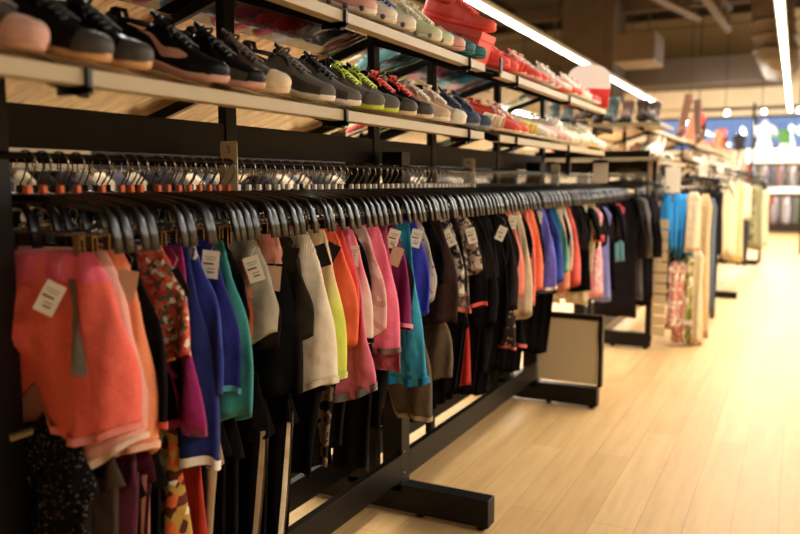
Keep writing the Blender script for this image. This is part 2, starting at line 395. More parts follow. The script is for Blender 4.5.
def garment(kind, loc, name, label, cat, mat, L, hw=.2, th=.018, waist=None, trim=None, stripe=None, seed=0, rz=0, slant=0, tagd=None, group=None, wb=.035, sleeve=None, lo=False, straps=None, wv=.0105, patch=None, flare=1.0):
    e = empty(name, loc, label, cat, group, rz)
    if kind == 'shorts' and waist is None and not lo: waist = mat
    n, m = (16, 7) if lo else (36, 12)
    hsh = []
    mb = MB()
    if kind == 'shorts':
        rr_ = random.Random(seed); rr_f = rr_.uniform(.75, 1.1); rr_c = rr_.uniform(-.3, 1)
        top = Sheet(lambda t: (-L*t, 0, hw*(.77+.42*flare*rr_f*math.sin(min(1, t*1.25)*PI/2)**.85-.07*max(0, t-.7)/.3*rr_c), lerp(.014, th*2.3, t**.6)), wv, seed, slant=slant, L=L, fb=rr_.uniform(.01, .045), notch=.6, vent=rr_.uniform(.005, .045))
        top.mesh(mb, 40 if not lo else 20, 16 if not lo else 8); hsh = [top]
    elif kind == 'pants':
        cr = .28
        top = Sheet(lambda t: (-L*cr*t, 0, hw*lerp(.9, 1.06, t), lerp(.012, th*1.15, t)), wv, seed)
        top.mesh(mb, n, m, ret=False)
        legs = []
        for sx in (-1, 1):
            f = lambda t, sx=sx: (-L*cr*.8-L*(1-cr*.8)*t, sx*hw*lerp(.5, .42, t), hw*lerp(.5, .33*flare, t), lerp(th*.9, th*.85, t))
            S = Sheet(f, wv, seed+sx*.6, slant=slant); S.mesh(mb, n, m, captop=False); legs.append(S)
        hsh = legs
    elif kind == 'skirt':
        S = Sheet(lambda t: (-L*t, 0, hw*lerp(.88, 1.15*flare, t), lerp(.012, th*1.7, t)), wv*1.3, seed, slant=slant); S.mesh(mb, n, m); top = S; hsh = [S]
    elif kind == 'top':
        def f(t):
            if t < .1: w = lerp(.45, .95, t/.1)
            elif t < .3: w = lerp(.95, .86, (t-.1)/.2)
            else: w = lerp(.86, 1.0*flare, (t-.3)/.7)
            return (-L*t, 0, hw*w, lerp(.008, th, min(1, t*1.5)))
        S = Sheet(f, wv, seed, slant=slant); S.mesh(mb, n, m+3); top = S; hsh = [S]
    elif kind == 'dress':
        def f(t):
            if t < .06: w = lerp(.4, .85, t/.06)
            elif t < .3: w = lerp(.85, .7, (t-.06)/.24)
            else: w = lerp(.7, 1.05*flare, (t-.3)/.7)
            return (-L*t, 0, hw*w, lerp(.008, th*1.2, min(1, t*1.5)))
        S = Sheet(f, wv*1.5, seed, slant=slant); S.mesh(mb, n, m+5); top = S; hsh = [S]
    mb.build({'shorts': 'shorts_body', 'pants': 'trouser_body', 'skirt': 'skirt_body', 'top': 'bodice', 'dress': 'dress_body'}[kind], mat, e)
    if waist:
        mb = MB(); cr = wb/(L*({'pants': .28}.get(kind, 1)))
        rings = []
        for i in range(6):
            t = cr*i/5
            rings.append([top.pt(t, k*2*PI/60, .0022+.0014*math.sin(k*2.6+i*.3))+Vector((0, 0, .003 if i == 0 else 0)) for k in range(60)])
        mb.loft(rings, True, True, False); mb.build('waistband', waist, e)
    if trim:
        mb = MB()
        for S in hsh: S.band(mb, .955 if kind != 'dress' else .985, 1.002, .0042, n=72, m=3)
        mb.build('hem_trim', trim, e)
    if stripe:
        mb = MB()
        for S in (hsh[-1:] if kind == 'pants' else hsh):
            for (a, b) in ((-.5, -.15), (.15, .5)) if kind == 'pants' else ((-1.0, -.86),):
                S.band(mb, .02 if kind == 'pants' else .13, .99 if kind == 'pants' else .62, .004, 3, a, b, 16)
        mb.build('side_stripe', stripe, e)
    if patch:
        mb = MB(); top.band(mb, .2, .95, .0025, 8, -2.0, -.7, 6); mb.build('side_panel', patch, e)
    if straps:
        mb = MB()
        for sx in (-.4, .4):
            mb.tube([(sx*hw*.6, 0, .06), (sx*hw*1.1, -.004, .02), (sx*hw*1.5, -.003, -.02)], .006, 6, flat=.4)
        mb.build('shoulder_strap', straps, e)
    if sleeve:
        for sx in (-1, 1):
            P = [Vector((sx*hw*.62, 0, -.02)), Vector((sx*hw*.95, -.005, -.05)), Vector((sx*hw*1.12, -.01, -.15)), Vector((sx*hw*1.16, -.012, -sleeve[0]*.7)), Vector((sx*hw*1.2, -.012, -sleeve[0]))]
            mb = MB(); mb.tube(P, [.035, .045, .04, .036, .032], 12, flat=.5); s = mb.build('sleeve', mat, e)
            if sleeve[1]:
                mb = MB(); mb.tube([P[-1]+Vector((0, 0, .03)), P[-1]-Vector((0, 0, .012))], .034, 12, flat=.55); mb.build('cuff', sleeve[1], s)
    if tagd:
        for (dx, dz, tilt, mat2) in tagd:
            dx = dx+.045 if dx > .09 else dx
            mb = MB(); yy = -(th+.02)
            M = Matrix.Rotation(.45, 3, 'Z') @ Matrix.Rotation(tilt, 3, 'Y')
            mb.box((dx, yy, dz), (.040, .0012, .066), M)
            t = mb.build('price_tag', mat2 or CARD, e, smooth=False)
            if mat2 is None or mat2 is CARD:
                mb = MB()
                for (lx, lz, w, h) in ((0, .018, .028, .0015), (0, .012, .022, .0015), (-.004, .002, .024, .005), (.002, -.01, .018, .002), (.002, -.018, .016, .004)):
                    c = Vector((dx, yy, dz))+M @ Vector((lx, -.0009, lz)); mb.box(c, (w, .0006, h), M)
                mb.build('printed_lines', INK, t, smooth=False)
            mb = MB(); c = Vector((dx, yy, dz))+M @ Vector((0, 0, .028))
            mb.tube([c, (c.x+.01, yy+.004, c.z+.03), (c.x*.8, -.004, -.004)], .0007, 4)
            mb.build('tag_string', WHITEP, t)
    return e
# ---------------------------------------------------------------- racks
SPX = -1.53; SF = -1.12; SB = -1.95
SLO = .13/.41   # shelf slope
LZ = 1.575; UZ = 1.84  # top of front edge of the shelves
def rack(name, label, bases, posts, y0, y1, panels=(), lower=True, foot_panel=None, base_panel=()):
    e = empty(name, (SPX, y0, 0), label, 'clothing rack')
    O = Vector((SPX, y0, 0))
    def bx(nm, c, d, mat=BLACKMETAL, par=None, bev=.002):
        p = MB().box(Vector(c)-O, d).build(nm, mat, par or e, smooth=False, bevel=bev); return p
    for b in bases:
        for s in (-1, 1):
            tz = 1.60 if b < 1.1 else 1.5
            p = bx('upright_post', (SPX+s*.085, b, (.1+tz)/2), (.09, .075, tz-.1))
            mb = MB()
            for z in (.18, .27):
                mb.tube([Vector((SPX+s*.135, b-.02, z))-O, Vector((SPX+s*.126, b-.02, z))-O], .006, 8)
            mb.build('bolt', STEEL, p)
        f = bx('foot', (SPX, b, .075), (1.02, .075, .113), bev=.003)
        for s in (-.47, .47, -.2, .2):
            mb = MB(); mb.tube([Vector((SPX+s, b, .03))-O, Vector((SPX+s, b, .001))-O], [.014, .02], 10)
            mb.build('levelling_foot', plain((40, 36, 32), .5), f)
    for a, b in zip(bases[:-1], bases[1:]):
        for s in (-1, 1): bx('lower_beam', (SPX+s*.115, (a+b)/2, .205), (.03, b-a-.075, .11))
        if lower:
            for s in (-1, 1):
                mb = MB(); mb.tube([Vector((SPX+s*.13, a, .865))-O, Vector((SPX+s*.13, b, .865))-O], .011, 10); mb.build('lower_rail', STEEL, e)
    for p in posts:
        bx('shelf_post', (SPX, p, 1.05), (.03, .05, 1.9))
        for z in (LZ, UZ):
            for s in (-1, 1):
                # sloping bracket arm under the shelf
                M = Matrix.Rotation(s*math.atan(SLO), 3, 'Y')
                c = Vector((SPX+s*.205, p, z-.035+.065))-O
                MB().box(c, (.42, .018, .03), M).build('shelf_bracket', BLACKMETAL, e, smooth=False)
    for (a, b) in panels:
        bx('header_panel', (SPX, (a+b)/2, 1.503), (.02, b-a-.006, .096), BLACKPANEL)
    for s in (-1, 1):
        mb = MB(); mb.tube([Vector((SPX+s*.13, y0, RZ+.003))-O, Vector((SPX+s*.13, y1, RZ+.003))-O], .0075, 12); mb.build('hanging_rail', BLACKMETAL, e)
    return e, O
r1, O1 = rack('garment_rack', 'long black double-sided metal rack crowded with sportswear, nearest the camera', [1.01, 2.82, 4.7], [1.0, 1.88, 2.79, 3.35, 4.24, 5.13], .93, 6.45,
     [(1.0, 1.88), (1.88, 2.79), (2.79, 3.35), (3.35, 4.24), (4.24, 5.13)])
# cream board in the far T base, with its dark frame
a = onY(549, 384, 4.7); b = onY(604, 312, 4.7)
xa, xb, za, zb = -1.40, b.x, .14, onY(575, 316, 4.7).z
mb = MB(); mb.box(Vector(((xa+xb)/2, 4.7, zb))-O1, (xb-xa, .05, .03)).box(Vector((xb-.012, 4.7, (za+zb)/2))-O1, (.024, .05, zb-za))
fr = mb.build('board_frame', BLACKMETAL, r1, smooth=False)
MB().box(Vector(((xa+xb)/2-.01, 4.69, (za+zb)/2))-O1, (xb-xa-.04, .012, zb-za-.02)).build('cream_board', plain((206, 190, 156), .6, 0, .03, 5), fr, smooth=False)
mb = MB(); mb.box(Vector((-1.22, 5.2, 1.56))-O1, (.75, .05, .04)); mb.build('end_crossbar', BLACKMETAL, r1, smooth=False)
MB().box(Vector((-1.37, 5.2, 1.50))-O1, (.03, .03, .14)).build('crossbar_bracket', BLACKMETAL, r1, smooth=False)
r2, O2 = rack('garment_rack', 'black rack with slatted end panel and tall boots on top, further down the aisle', [6.62, 9.25], [6.62, 7.9, 9.25], 6.6, 9.3, [(6.62, 7.9), (7.9, 9.25)])
MB().box(Vector((SPX, 6.58, 1.503))-O2, (.9, .02, .09)).build('end_header', BLACKPANEL, r2, smooth=False)
mb = MB(); mb.box(Vector((-1.04, 6.62, .82))-O2, (.05, .06, 1.5)); mb.build('end_upright', BLACKMETAL, r2, smooth=False)
mb = MB()
for k in range(11): mb.box(Vector((-.965, 6.60, .16+k*.088))-O2, (.11, .02, .074))
mb.build('slat_panel', plain((196, 170, 128), .55, 0, .04, 6), r2, smooth=False)
MB().box(Vector((-1.06, 6.57, 1.28))-O2, (.028, .02, .58)).build('cream_edge_strip', CREAM, r2, smooth=False)
# outer rail carrying the blue shorts and long dresses
mb = MB(); mb.tube([Vector((-.93, 6.62, 1.335))-O2, Vector((-.76, 8.5, 1.335))-O2], .010, 8); mb.tube([Vector((-1.04, 6.62, 1.335))-O2, Vector((-.93, 6.62, 1.335))-O2], .010, 8); mb.build('outer_rail', STEEL, r2)
mb = MB(); mb.box(Vector((-.78, 8.5, .68))-O2, (.05, .05, 1.34)); mb.build('outer_post', BLACKMETAL, r2, smooth=False)
e9 = empty('blouse_stand', (-.8, 10.0, 0), 'slim dark stand carrying the cream blouses out over the aisle', 'clothing rack')
for (x, y) in ((-.85, 10.0), (-.5, 14.3)): MB().box((x+.8, y-10, .72), (.05, .05, 1.36)).build('stand_post', BLACKMETAL, e9, smooth=False)
for (x, y) in ((-.85, 10.0), (-.8, 14.3)): MB().box((x+.8, y-10, .04), (.56, .07, .08)).build('stand_foot', BLACKMETAL, e9, smooth=False)
MB().tube([(-.05, 0, 1.395), (.30, 4.3, 1.395)], .01, 8).build('stand_rail', STEEL, e9)
r3, O3 = rack('garment_rack', 'third black rack down the aisle holding cream blouses, below the tan and red boots', [10.3, 12.2], [10.3, 12.2], 10.2, 12.3, [(10.3, 12.2)])
r4, O4 = rack('garment_rack', 'farthest black rack in the row, blurred in front of the window wall', [14.2, 16.1], [14.2, 16.1], 14.1, 16.2, [(14.2, 16.1)])
# ---------------------------------------------------------------- shelves
def board_mat():
    m, nt, b = base('laminate', (210, 174, 120), .22)
    N = nt.nodes.new; L = nt.links.new
    tc = N('ShaderNodeTexCoord'); mp = N('ShaderNodeMapping'); mp.inputs['Scale'].default_value = (2.5, 11, 1); mp.inputs['Rotation'].default_value = (0, 0, .5); L(tc.outputs['Object'], mp.inputs[0])
    n = N('ShaderNodeTexNoise'); n.inputs['Scale'].default_value = 2.4; n.inputs['Detail'].default_value = 5; n.inputs['Distortion'].default_value = .6; L(mp.outputs[0], n.inputs['Vector'])
    r = N('ShaderNodeValToRGB'); e = r.color_ramp; e.elements[0].position = .34; e.elements[0].color = (*lin((150, 112, 66)), 1); e.elements[1].position = .7; e.elements[1].color = (*lin((232, 210, 168)), 1)  # streaks painted into the board colour in place of reflections under the shelves
    q = e.elements.new(.5); q.color = (*lin((200, 162, 108)), 1)
    L(n.outputs['Fac'], r.inputs[0]); L(r.outputs[0], b.inputs['Base Color']); return m
TAN = board_mat()
def shelf(y0, y1, z, side, board, label, group=None, clip=True):
    s = side; xe = SPX+s*.41
    e = empty('shoe_shelf', (xe, y0, z), label, 'shelf', group)
    M = Matrix.Rotation(s*math.atan(SLO), 3, 'Y'); ln = math.hypot(.37, .37*SLO); W = y1-y0
    c = Vector((-s*.205, W/2, .065-.012))
    if board == 'split':
        q = M @ Vector((ln/4, 0, 0))
        MB().box(c+q*s, (ln/2, W-.008, .008), M).build('shelf_board', TAN, e, smooth=False)
        MB().box(c-q*s, (ln/2-.001, W-.008, .008), M).build('glass_panel', GLASS, e, smooth=False)
    else: MB().box(c, (ln, W-.008, .008), M).build('shelf_board', board, e, smooth=False)
    MB().box((-s*.004, W/2, -.012), (.008, W-.006, .028)).box((-s*.02, W/2, -.025), (.035, W-.006, .003)).build('price_rail', CREAM, e, smooth=False)
    if clip:
        mb = MB(); mb.box((s*.003, W-.004, -.018), (.014, .010, .042)).box((-s*.03, W-.004, -.036), (.08, .01, .012)).build('joint_clip', PLASTIC, e, smooth=False)
        mb = MB(); 
    return e
cuts = [(.80, 1.0), (1.0, 1.88), (1.88, 2.79), (2.79, 2.96), (3.14, 3.35), (3.35, 4.24), (4.24, 5.15)]
wd_ = ['short end piece of', 'first full length of', 'second full length of', 'short piece in the middle of', 'short piece past the gap in', 'third full length of', 'last full length of']
for z, nm, gl in ((LZ, 'lower', 4), (UZ, 'upper', 0)):
    for s, sd in ((1, 'aisle-side'), (-1, 'back-side')):
        for i, (a, b) in enumerate(cuts):
            bd = GLASS if (z == UZ and s == 1) or (z == UZ and s == -1 and i > 2) or i >= 3 else TAN
            if z == UZ and s == -1 and i <= 2: bd = 'split'
            shelf(a, b, z, s, bd, '%s the %s %s shoe shelf with cream front rail' % (wd_[i], sd, nm), None, i not in (3, 6))
for k, (a, b, w) in enumerate(((7.08, 9.3, 'second'), (10.3, 12.2, 'third'), (14.2, 16.1, 'fourth'))):
    for z, nm in ((LZ, 'lower'), (UZ, 'upper')):
        for s, sd in ((1, 'aisle-side'), (-1, 'back-side')):
            shelf(a, b, z, s, TAN, '%s %s shelf of boots and shoes on the %s rack' % (sd, nm, w), None, False)
for z, nm in ((LZ, 'lower'), (UZ, 'upper')):
    e = empty('end_shelf', (-1.45, 6.3, z), 'flat %s end shelf facing the camera, on the rack with the slatted panel' % nm, 'shelf')
    MB().box((0, .37, -.012), (.98, .74, .02)).build('shelf_board', TAN, e, smooth=False)
    MB().box((0, 0, -.014), (.98, .012, .03)).box((.49, .37, -.014), (.012, .74, .03)).build('edge_rail', plain((120, 104, 76), .45), e, smooth=False)
    MB().box((0, .3, -.04), (.03, .6, .03)).build('support_arm', BLACKMETAL, e, smooth=False)
# ---------------------------------------------------------------- size dividers on the rail
def divider(Y, letter, label, h=.14):
    e = empty('size_divider', (RX-.005, Y, RZ), label, 'size divider')
    w = .058; pts = []
    for (cx, cz, a0) in ((w/2-.008, .062-.008, 0), (-w/2+.008, .062-.008, 90), (-w/2+.008, .062-h+.008, 180), (w/2-.008, .062-h+.008, 270)):
        for k in range(5):
            t = math.radians(a0+k*22.5); pts.append((cx+.008*math.cos(t), cz+.008*math.sin(t)))
    n = len(pts); hole = [(.0118*math.cos(2*PI*k/n), .0118*math.sin(2*PI*k/n)) for k in range(n)]
    # order the hole like the outline so that the faces between them do not cross
    ang = lambda p: math.atan2(p[1], p[0])
    hole = [(.0118*math.cos(ang(p)), .0118*math.sin(ang(p))) for p in pts]
    mb = MB(); rings = [[(x, -.0012, z) for x, z in pts], [(x, .0012, z) for x, z in pts], [(x, .0012, z) for x, z in hole], [(x, -.0012, z) for x, z in hole], [(x, -.0012, z) for x, z in pts]]
    mb.loft(rings, True); mb.build('plate', WHITEP, e, smooth=False)
    if letter:
        cu = bpy.data.curves.new('letter', 'FONT'); cu.body = letter; cu.size = .028; cu.align_x = 'CENTER'; cu.extrude = .0003
        to = bpy.data.objects.new('letter_tmp', cu); COL.objects.link(to); bpy.context.view_layer.update()
        me = bpy.data.meshes.new_from_object(to.evaluated_get(bpy.context.evaluated_depsgraph_get())); bpy.data.objects.remove(to)
        me.materials.clear(); me.materials.append(INK)
        lo = bpy.data.objects.new('size_letter', me); COL.objects.link(lo); lo.parent = e; lo.rotation_euler = (PI/2, 0, 0); lo.location = (0, -.0018, .030)
    return e
divider(Yat(231, RX), 'S', 'cream plastic size divider marked S, standing among the hooks')
divider(Yat(470, RX), 'M', 'cream size divider in the middle of the long rail, under the shoe shelf', .15)
divider(Yat(556, RX), None, 'blurred cream size divider near the far end of the long rail', .15)
e = empty('poster_board', (-1.22, 5.24, 1.53), 'small cream card hanging under the black crossbar at the end of the shoe rack', 'sign')
a = onY(593, 183, 5.24); b = onY(608, 162, 5.24)
MB().box(((a.x+b.x)/2+1.22, .004, (a.z+b.z)/2-1.53), (b.x-a.x, .004, b.z-a.z)).build('card', WHITEP, e, smooth=False)
MB().box(((a.x+b.x)/2+1.22, .0, (b.z)-1.53+.004), (b.x-a.x, .012, .02)).build('card_holder', PLASTIC, e, smooth=False)
# ---------------------------------------------------------------- garments on the aisle side of the long rack
gi = 0; GY = []
EX = -1.158
CARD2 = plain((205, 170, 140), .6, 0, .03, 30)
BLKT = plain((22, 20, 19), .5, 0, .03, 30)
T1 = [(.15, -.07, .35, None)]
def F(*a, **k): return fabric(*a, **k)
# (u of the aisle edge, v of the hem, kind, name, category, label, material, options)
BK = F((13, 11, 12)); BK2 = F((20, 17, 19)); WH = F((230, 218, 200)); GRYT = F((120, 112, 100))
G = [
 (116, 452, 'shorts', 'coral_shorts', 'shorts', 'coral running shorts with a pink waistband, frontmost on the left of the rack', F((242, 108, 92)), dict(waist=F((236, 104, 128)), stripe=GRYT, trim=F((230, 134, 125)), slant=.05, tagd=[(.088, -.085, .5, None)], th=.03, rz=.16, wb=.055)),
 (131, 480, 'shorts', 'pale_pink_shorts', 'shorts', 'pale pink shorts with a gathered waistband, just behind the coral ones', F((236, 169, 154)), dict(waist=F((230, 171, 159)), trim=F((230, 197, 173)), slant=.1, th=.03, rz=.12, wb=.05)),
 (147, 474, 'shorts', 'orange_shorts', 'shorts', 'bright orange shorts, third from the left end of the rail', F((254, 152, 107)), dict(waist=F((252, 145, 101)), trim=F((239, 184, 160)), slant=.05, th=.025, rz=.1)),
 (163, 438, 'shorts', 'black_shorts', 'shorts', 'black shorts with a tan price tag beside the orange shorts', BK, dict(trim=F((190, 70, 60)), tagd=[(.13, -.07, .2, CARD2)], th=.014)),
 (186, 374, 'shorts', 'floral_shorts', 'shorts', 'orange and green floral print shorts near the left of the rail', F((218, 111, 82), 'floral', (196, 60, 52), (80, 96, 70), scale=95), dict(th=.018, rz=.1)),
 (204, 434, 'skirt', 'magenta_shorts', 'shorts', 'long magenta purple shorts with a black side panel', F((158, 40, 108)), dict(patch=BK, tagd=[(.15, -.08, -.4, BLKT)], th=.015)),
 (213, 468, 'shorts', 'navy_shorts', 'shorts', 'navy blue shorts with white piping around the hem', F((26, 36, 100)), dict(trim=WH, stripe=F((214, 211, 207)), th=.02, flare=1.15, slant=-.08, hw=.2)),
 (222, 405, 'shorts', 'cobalt_shorts', 'shorts', 'cobalt blue shorts with blue and white striped waist', F((38, 52, 138)), dict(waist=F((230, 224, 216), 'stripes', (40, 56, 140), scale=26), th=.014)),
 (238, 402, 'shorts', 'dark_blue_shorts', 'shorts', 'dark blue shorts carrying a large white price tag', F((30, 34, 112)), dict(tagd=[(.13, -.05, .12, None)], trim=F((80, 150, 170)), th=.016)),
 (247, 430, 'shorts', 'teal_shorts', 'shorts', 'teal green shorts hanging longer than the grey ones beside them', F((58, 140, 136)), dict(th=.016)),
 (276, 362, 'shorts', 'grey_shorts', 'shorts', 'light grey canvas shorts with a bright orange front panel', F((150, 142, 122)), dict(patch=F((240, 104, 66)), th=.03, tagd=[(.14, -.075, -.3, None)], rz=.14, slant=.12)),
 (302, 404, 'shorts', 'salmon_waist_shorts', 'shorts', 'black shorts with a broad salmon pink waistband', BK, dict(waist=F((242, 159, 137)), wb=.075, th=.03, tagd=[(.13, -.11, .1, CARD2)], rz=.05)),
 (311, 350, 'shorts', 'olive_black_shorts', 'shorts', 'short black shorts squeezed between salmon-waisted and cream shorts', F((40, 36, 28)), dict(tagd=[(.15, -.06, .3, BLKT)], th=.014)),
 (330, 402, 'shorts', 'cream_shorts', 'shorts', 'cream shorts with a ribbed waistband, left of the yellow ones', F((224, 208, 183)), dict(waist=F((218, 203, 178), 'stripes', (186, 168, 140), scale=60), wb=.06, th=.032, rz=.12, slant=.12, trim=F((210, 196, 171)))),
 (347, 386, 'shorts', 'yellow_shorts', 'shorts', 'beige shorts fading to neon yellow, with a black tag', F((236, 206, 162), 'vgrad', (214, 224, 92)), dict(tagd=[(.13, -.07, -.3, BLKT)], th=.024, trim=F((204, 218, 113)), rz=.05)),
 (356, 350, 'shorts', 'vermilion_shorts', 'shorts', 'vermilion orange shorts right of the yellow pair', F((254, 111, 76)), dict(waist=F((248, 104, 73)), th=.018, tagd=[(.12, -.07, .5, BLKT)])),
 (364, 356, 'shorts', 'scarlet_shorts', 'shorts', 'scarlet shorts tucked behind the vermilion pair', F((226, 85, 71)), dict(th=.016)),
 (362, 415, 'skirt', 'long_pink_skirt', 'skirt', 'long rose pink skirt with grey edging hanging below the shorts', F((218, 111, 132)), dict(trim=GRYT, th=.025, slant=.3, flare=1.2, wv=.01)),
 (374, 345, 'shorts', 'pink_white_shorts', 'shorts', 'pink ruffled-waist shorts with white lower half and white price tag', F((244, 136, 156), 'vgrad', (232, 208, 190)), dict(waist=F((244, 129, 156)), trim=BK, tagd=[(.14, -.085, .05, None)], th=.018)),
 (386, 344, 'shorts', 'blush_shorts', 'shorts', 'blush pink patterned shorts with gathered waistband', F((230, 181, 171), 'camo', (212, 150, 140), (232, 190, 176), scale=9), dict(waist=F((228, 189, 180)), wb=.05, th=.02)),
 (398, 360, 'shorts', 'hot_pink_shorts', 'shorts', 'hot pink heathered shorts, longest of the pinks', F((242, 111, 145), 'heather', (250, 130, 156)), dict(trim=F((120, 100, 90)), th=.022, rz=.08)),
 (404, 372, 'skirt', 'mauve_skirt', 'skirt', 'mauve pink skirt edge showing between hot pink and plum', F((176, 84, 104)), dict(th=.014)),
 (413, 334, 'shorts', 'plum_shorts', 'shorts', 'plum purple shorts with two stacked cream price tags', F((124, 30, 92)), dict(tagd=[(.13, -.05, .3, None), (.14, -.11, .35, CARD2)], trim=F((218, 136, 156)), th=.018)),
 (424, 390, 'skirt', 'turquoise_skirt', 'skirt', 'turquoise blue skirt flaring out widest at its hem', F((44, 150, 186), 'vgrad', (58, 160, 190)), dict(trim=F((30, 120, 160)), th=.026, flare=1.12, wv=.012, slant=.1)),
 (434, 322, 'shorts', 'royal_blue_shorts', 'shorts', 'royal blue shorts with a large white tag', F((56, 60, 176)), dict(tagd=[(.13, -.06, .25, None)], trim=F((60, 70, 190)), th=.018)),
 (440, 312, 'shorts', 'grey_print_shorts', 'shorts', 'grey and white patterned shorts right of royal blue', F((176, 166, 160), 'dots', (80, 80, 100), scale=60), dict(th=.012)),
 (458, 326, 'shorts', 'dark_brown_shorts', 'shorts', 'dark brown long shorts, plain and broad', F((52, 34, 30)), dict(th=.028, rz=.05)),
 (466, 300, 'shorts', 'printed_shorts', 'shorts', 'black and white printed shorts with white tags', F((48, 42, 42), 'camo', (150, 140, 130), (216, 206, 190), scale=26), dict(tagd=[(.13, -.08, -.5, None)], th=.016)),
 (474, 312, 'top', 'coral_strap_top', 'top', 'grey sports top with a coral looping strap', F((120, 100, 92), 'camo', (190, 170, 160), (70, 60, 58), scale=20), dict(trim=F((242, 127, 107)), stripe=F((242, 127, 107)), th=.014)),
 (483, 280, 'shorts', 'pale_print_shorts', 'shorts', 'short pale printed shorts with a cream tag', F((186, 160, 140), 'camo', (60, 50, 48), (210, 190, 176), scale=30), dict(tagd=[(.15, -.08, -.25, None)], th=.014)),
 (490, 312, 'shorts', 'black_red_shorts', 'shorts', 'black shorts with a red lower edge', BK, dict(trim=F((230, 92, 75)), th=.016)),
 (502, 334, 'shorts', 'charcoal_shorts', 'shorts', 'long charcoal shorts left of the tilted white tag', BK2, dict(th=.022)),
 (510, 330, 'shorts', 'jet_black_shorts', 'shorts', 'jet black shorts with the tilted white price tag', BK, dict(tagd=[(.16, -.09, .4, None)], th=.02)),
 (518, 312, 'shorts', 'slate_shorts', 'shorts', 'slate black shorts beside the white and coral pair', F((38, 34, 38)), dict(th=.02)),
 (526, 300, 'shorts', 'white_coral_shorts', 'shorts', 'coral shorts with white side panels and a white tag', F((242, 136, 118)), dict(stripe=WH, patch=WH, tagd=[(.13, -.05, .1, None)], th=.022)),
 (534, 322, 'shorts', 'cream_long_shorts', 'shorts', 'cream shorts hanging a little below the coral ones', F((218, 197, 166)), dict(th=.014)),
 (541, 308, 'shorts', 'coral_pink_shorts', 'shorts', 'plain coral pink shorts with a rounded waistband', F((248, 129, 114)), dict(waist=F((244, 132, 118)), th=.022)),
 (546, 296, 'shorts', 'tangerine_shorts', 'shorts', 'tangerine shorts between coral and violet', F((244, 127, 87)), dict(th=.014)),
 (557, 294, 'shorts', 'violet_shorts', 'shorts', 'violet blue shorts with light piping and white tag', F((114, 106, 207)), dict(trim=WH, tagd=[(.1, -.05, .1, None)], th=.024, flare=1.1)),
 (563, 284, 'shorts', 'blue_shorts', 'shorts', 'deep blue shorts beside the violet ones', F((44, 70, 160)), dict(th=.016)),
 (568, 276, 'shorts', 'mint_shorts', 'shorts', 'short teal and mint shorts', F((40, 120, 140), 'vgrad', (120, 200, 170)), dict(th=.016)),
 (573, 294, 'shorts', 'peach_shorts', 'shorts', 'peach orange shorts with a white tag', F((230, 146, 114)), dict(th=.016, tagd=[(.12, -.05, 0, None)])),
 (577, 276, 'shorts', 'white_shorts', 'shorts', 'small white shorts with one coral edge', F((230, 213, 195)), dict(stripe=F((244, 115, 101)), th=.016)),
 (581, 288, 'shorts', 'red_coral_shorts', 'shorts', 'red coral shorts left of the black sweatshirt', F((244, 111, 99)), dict(th=.014)),
 (594, 292, 'top', 'black_sweatshirt', 'sweatshirt', 'black sweatshirt with its sleeve sticking out over the aisle', BK, dict(sleeve=(.24, F((204, 74, 78))), th=.05, tagd=[(.1, -.04, .1, None)], hw=.2)),
 (596, 305, 'pants', 'cream_capri', 'trousers', 'cream cropped trousers hanging behind the black sweatshirt', F((218, 199, 164)), dict(th=.03)),
 (606, 298, 'top', 'pink_floral_top', 'top', 'pink and white floral top beyond the black sweatshirt', F((240, 153, 156), 'camo', (240, 200, 190), (222, 96, 110), scale=16), dict(th=.06)),
 (614, 302, 'top', 'lilac_top', 'top', 'lilac and white top at the far end of the long rail', F((128, 130, 190)), dict(th=.04, stripe=WH)),
 (620, 290, 'top', 'black_jacket', 'jacket', 'black jacket with a small white print near the rail end', BK, dict(th=.06, sleeve=(.3, None))),
 (627, 262, 'top', 'red_pink_top', 'top', 'red pink top with pale blue hem, at the end of the long rail', F((226, 83, 107), 'vgrad', (110, 160, 170)), dict(th=.05)),
]
last = 0; lastH = 0
for i, (u, v, kind, name, cat, label, mat, o) in enumerate(G):
    o = dict(o); hw = o.get('hw', .2 if i < 44 else .225); o.setdefault('hw', hw)
    Xe = EX+(hw-.2)*1.1-(.03 if kind == 'top' else 0)
    Y = Yat(u, Xe, 250)
    if Y < last+.022: Y = last+.022
    last = Y
    zb = onX(u, v, Xe).z; p = onX(u, v, Xe)
    dd = ray(u, v); t = (Y/dd.y); zb = CZ+dd.z*t
    L = max(.18, WTOP-zb)
    GY.append(Y)
    rz = o.pop('rz', R.uniform(-.02, .13))
    garment(kind, (RX, Y, WTOP), name, label, cat, mat, L, seed=i*1.3, rz=rz, **o)
    if Y-lastH > (.026 if Y < 3.6 else .042): place_hanger(Y, rz=rz); lastH = Y
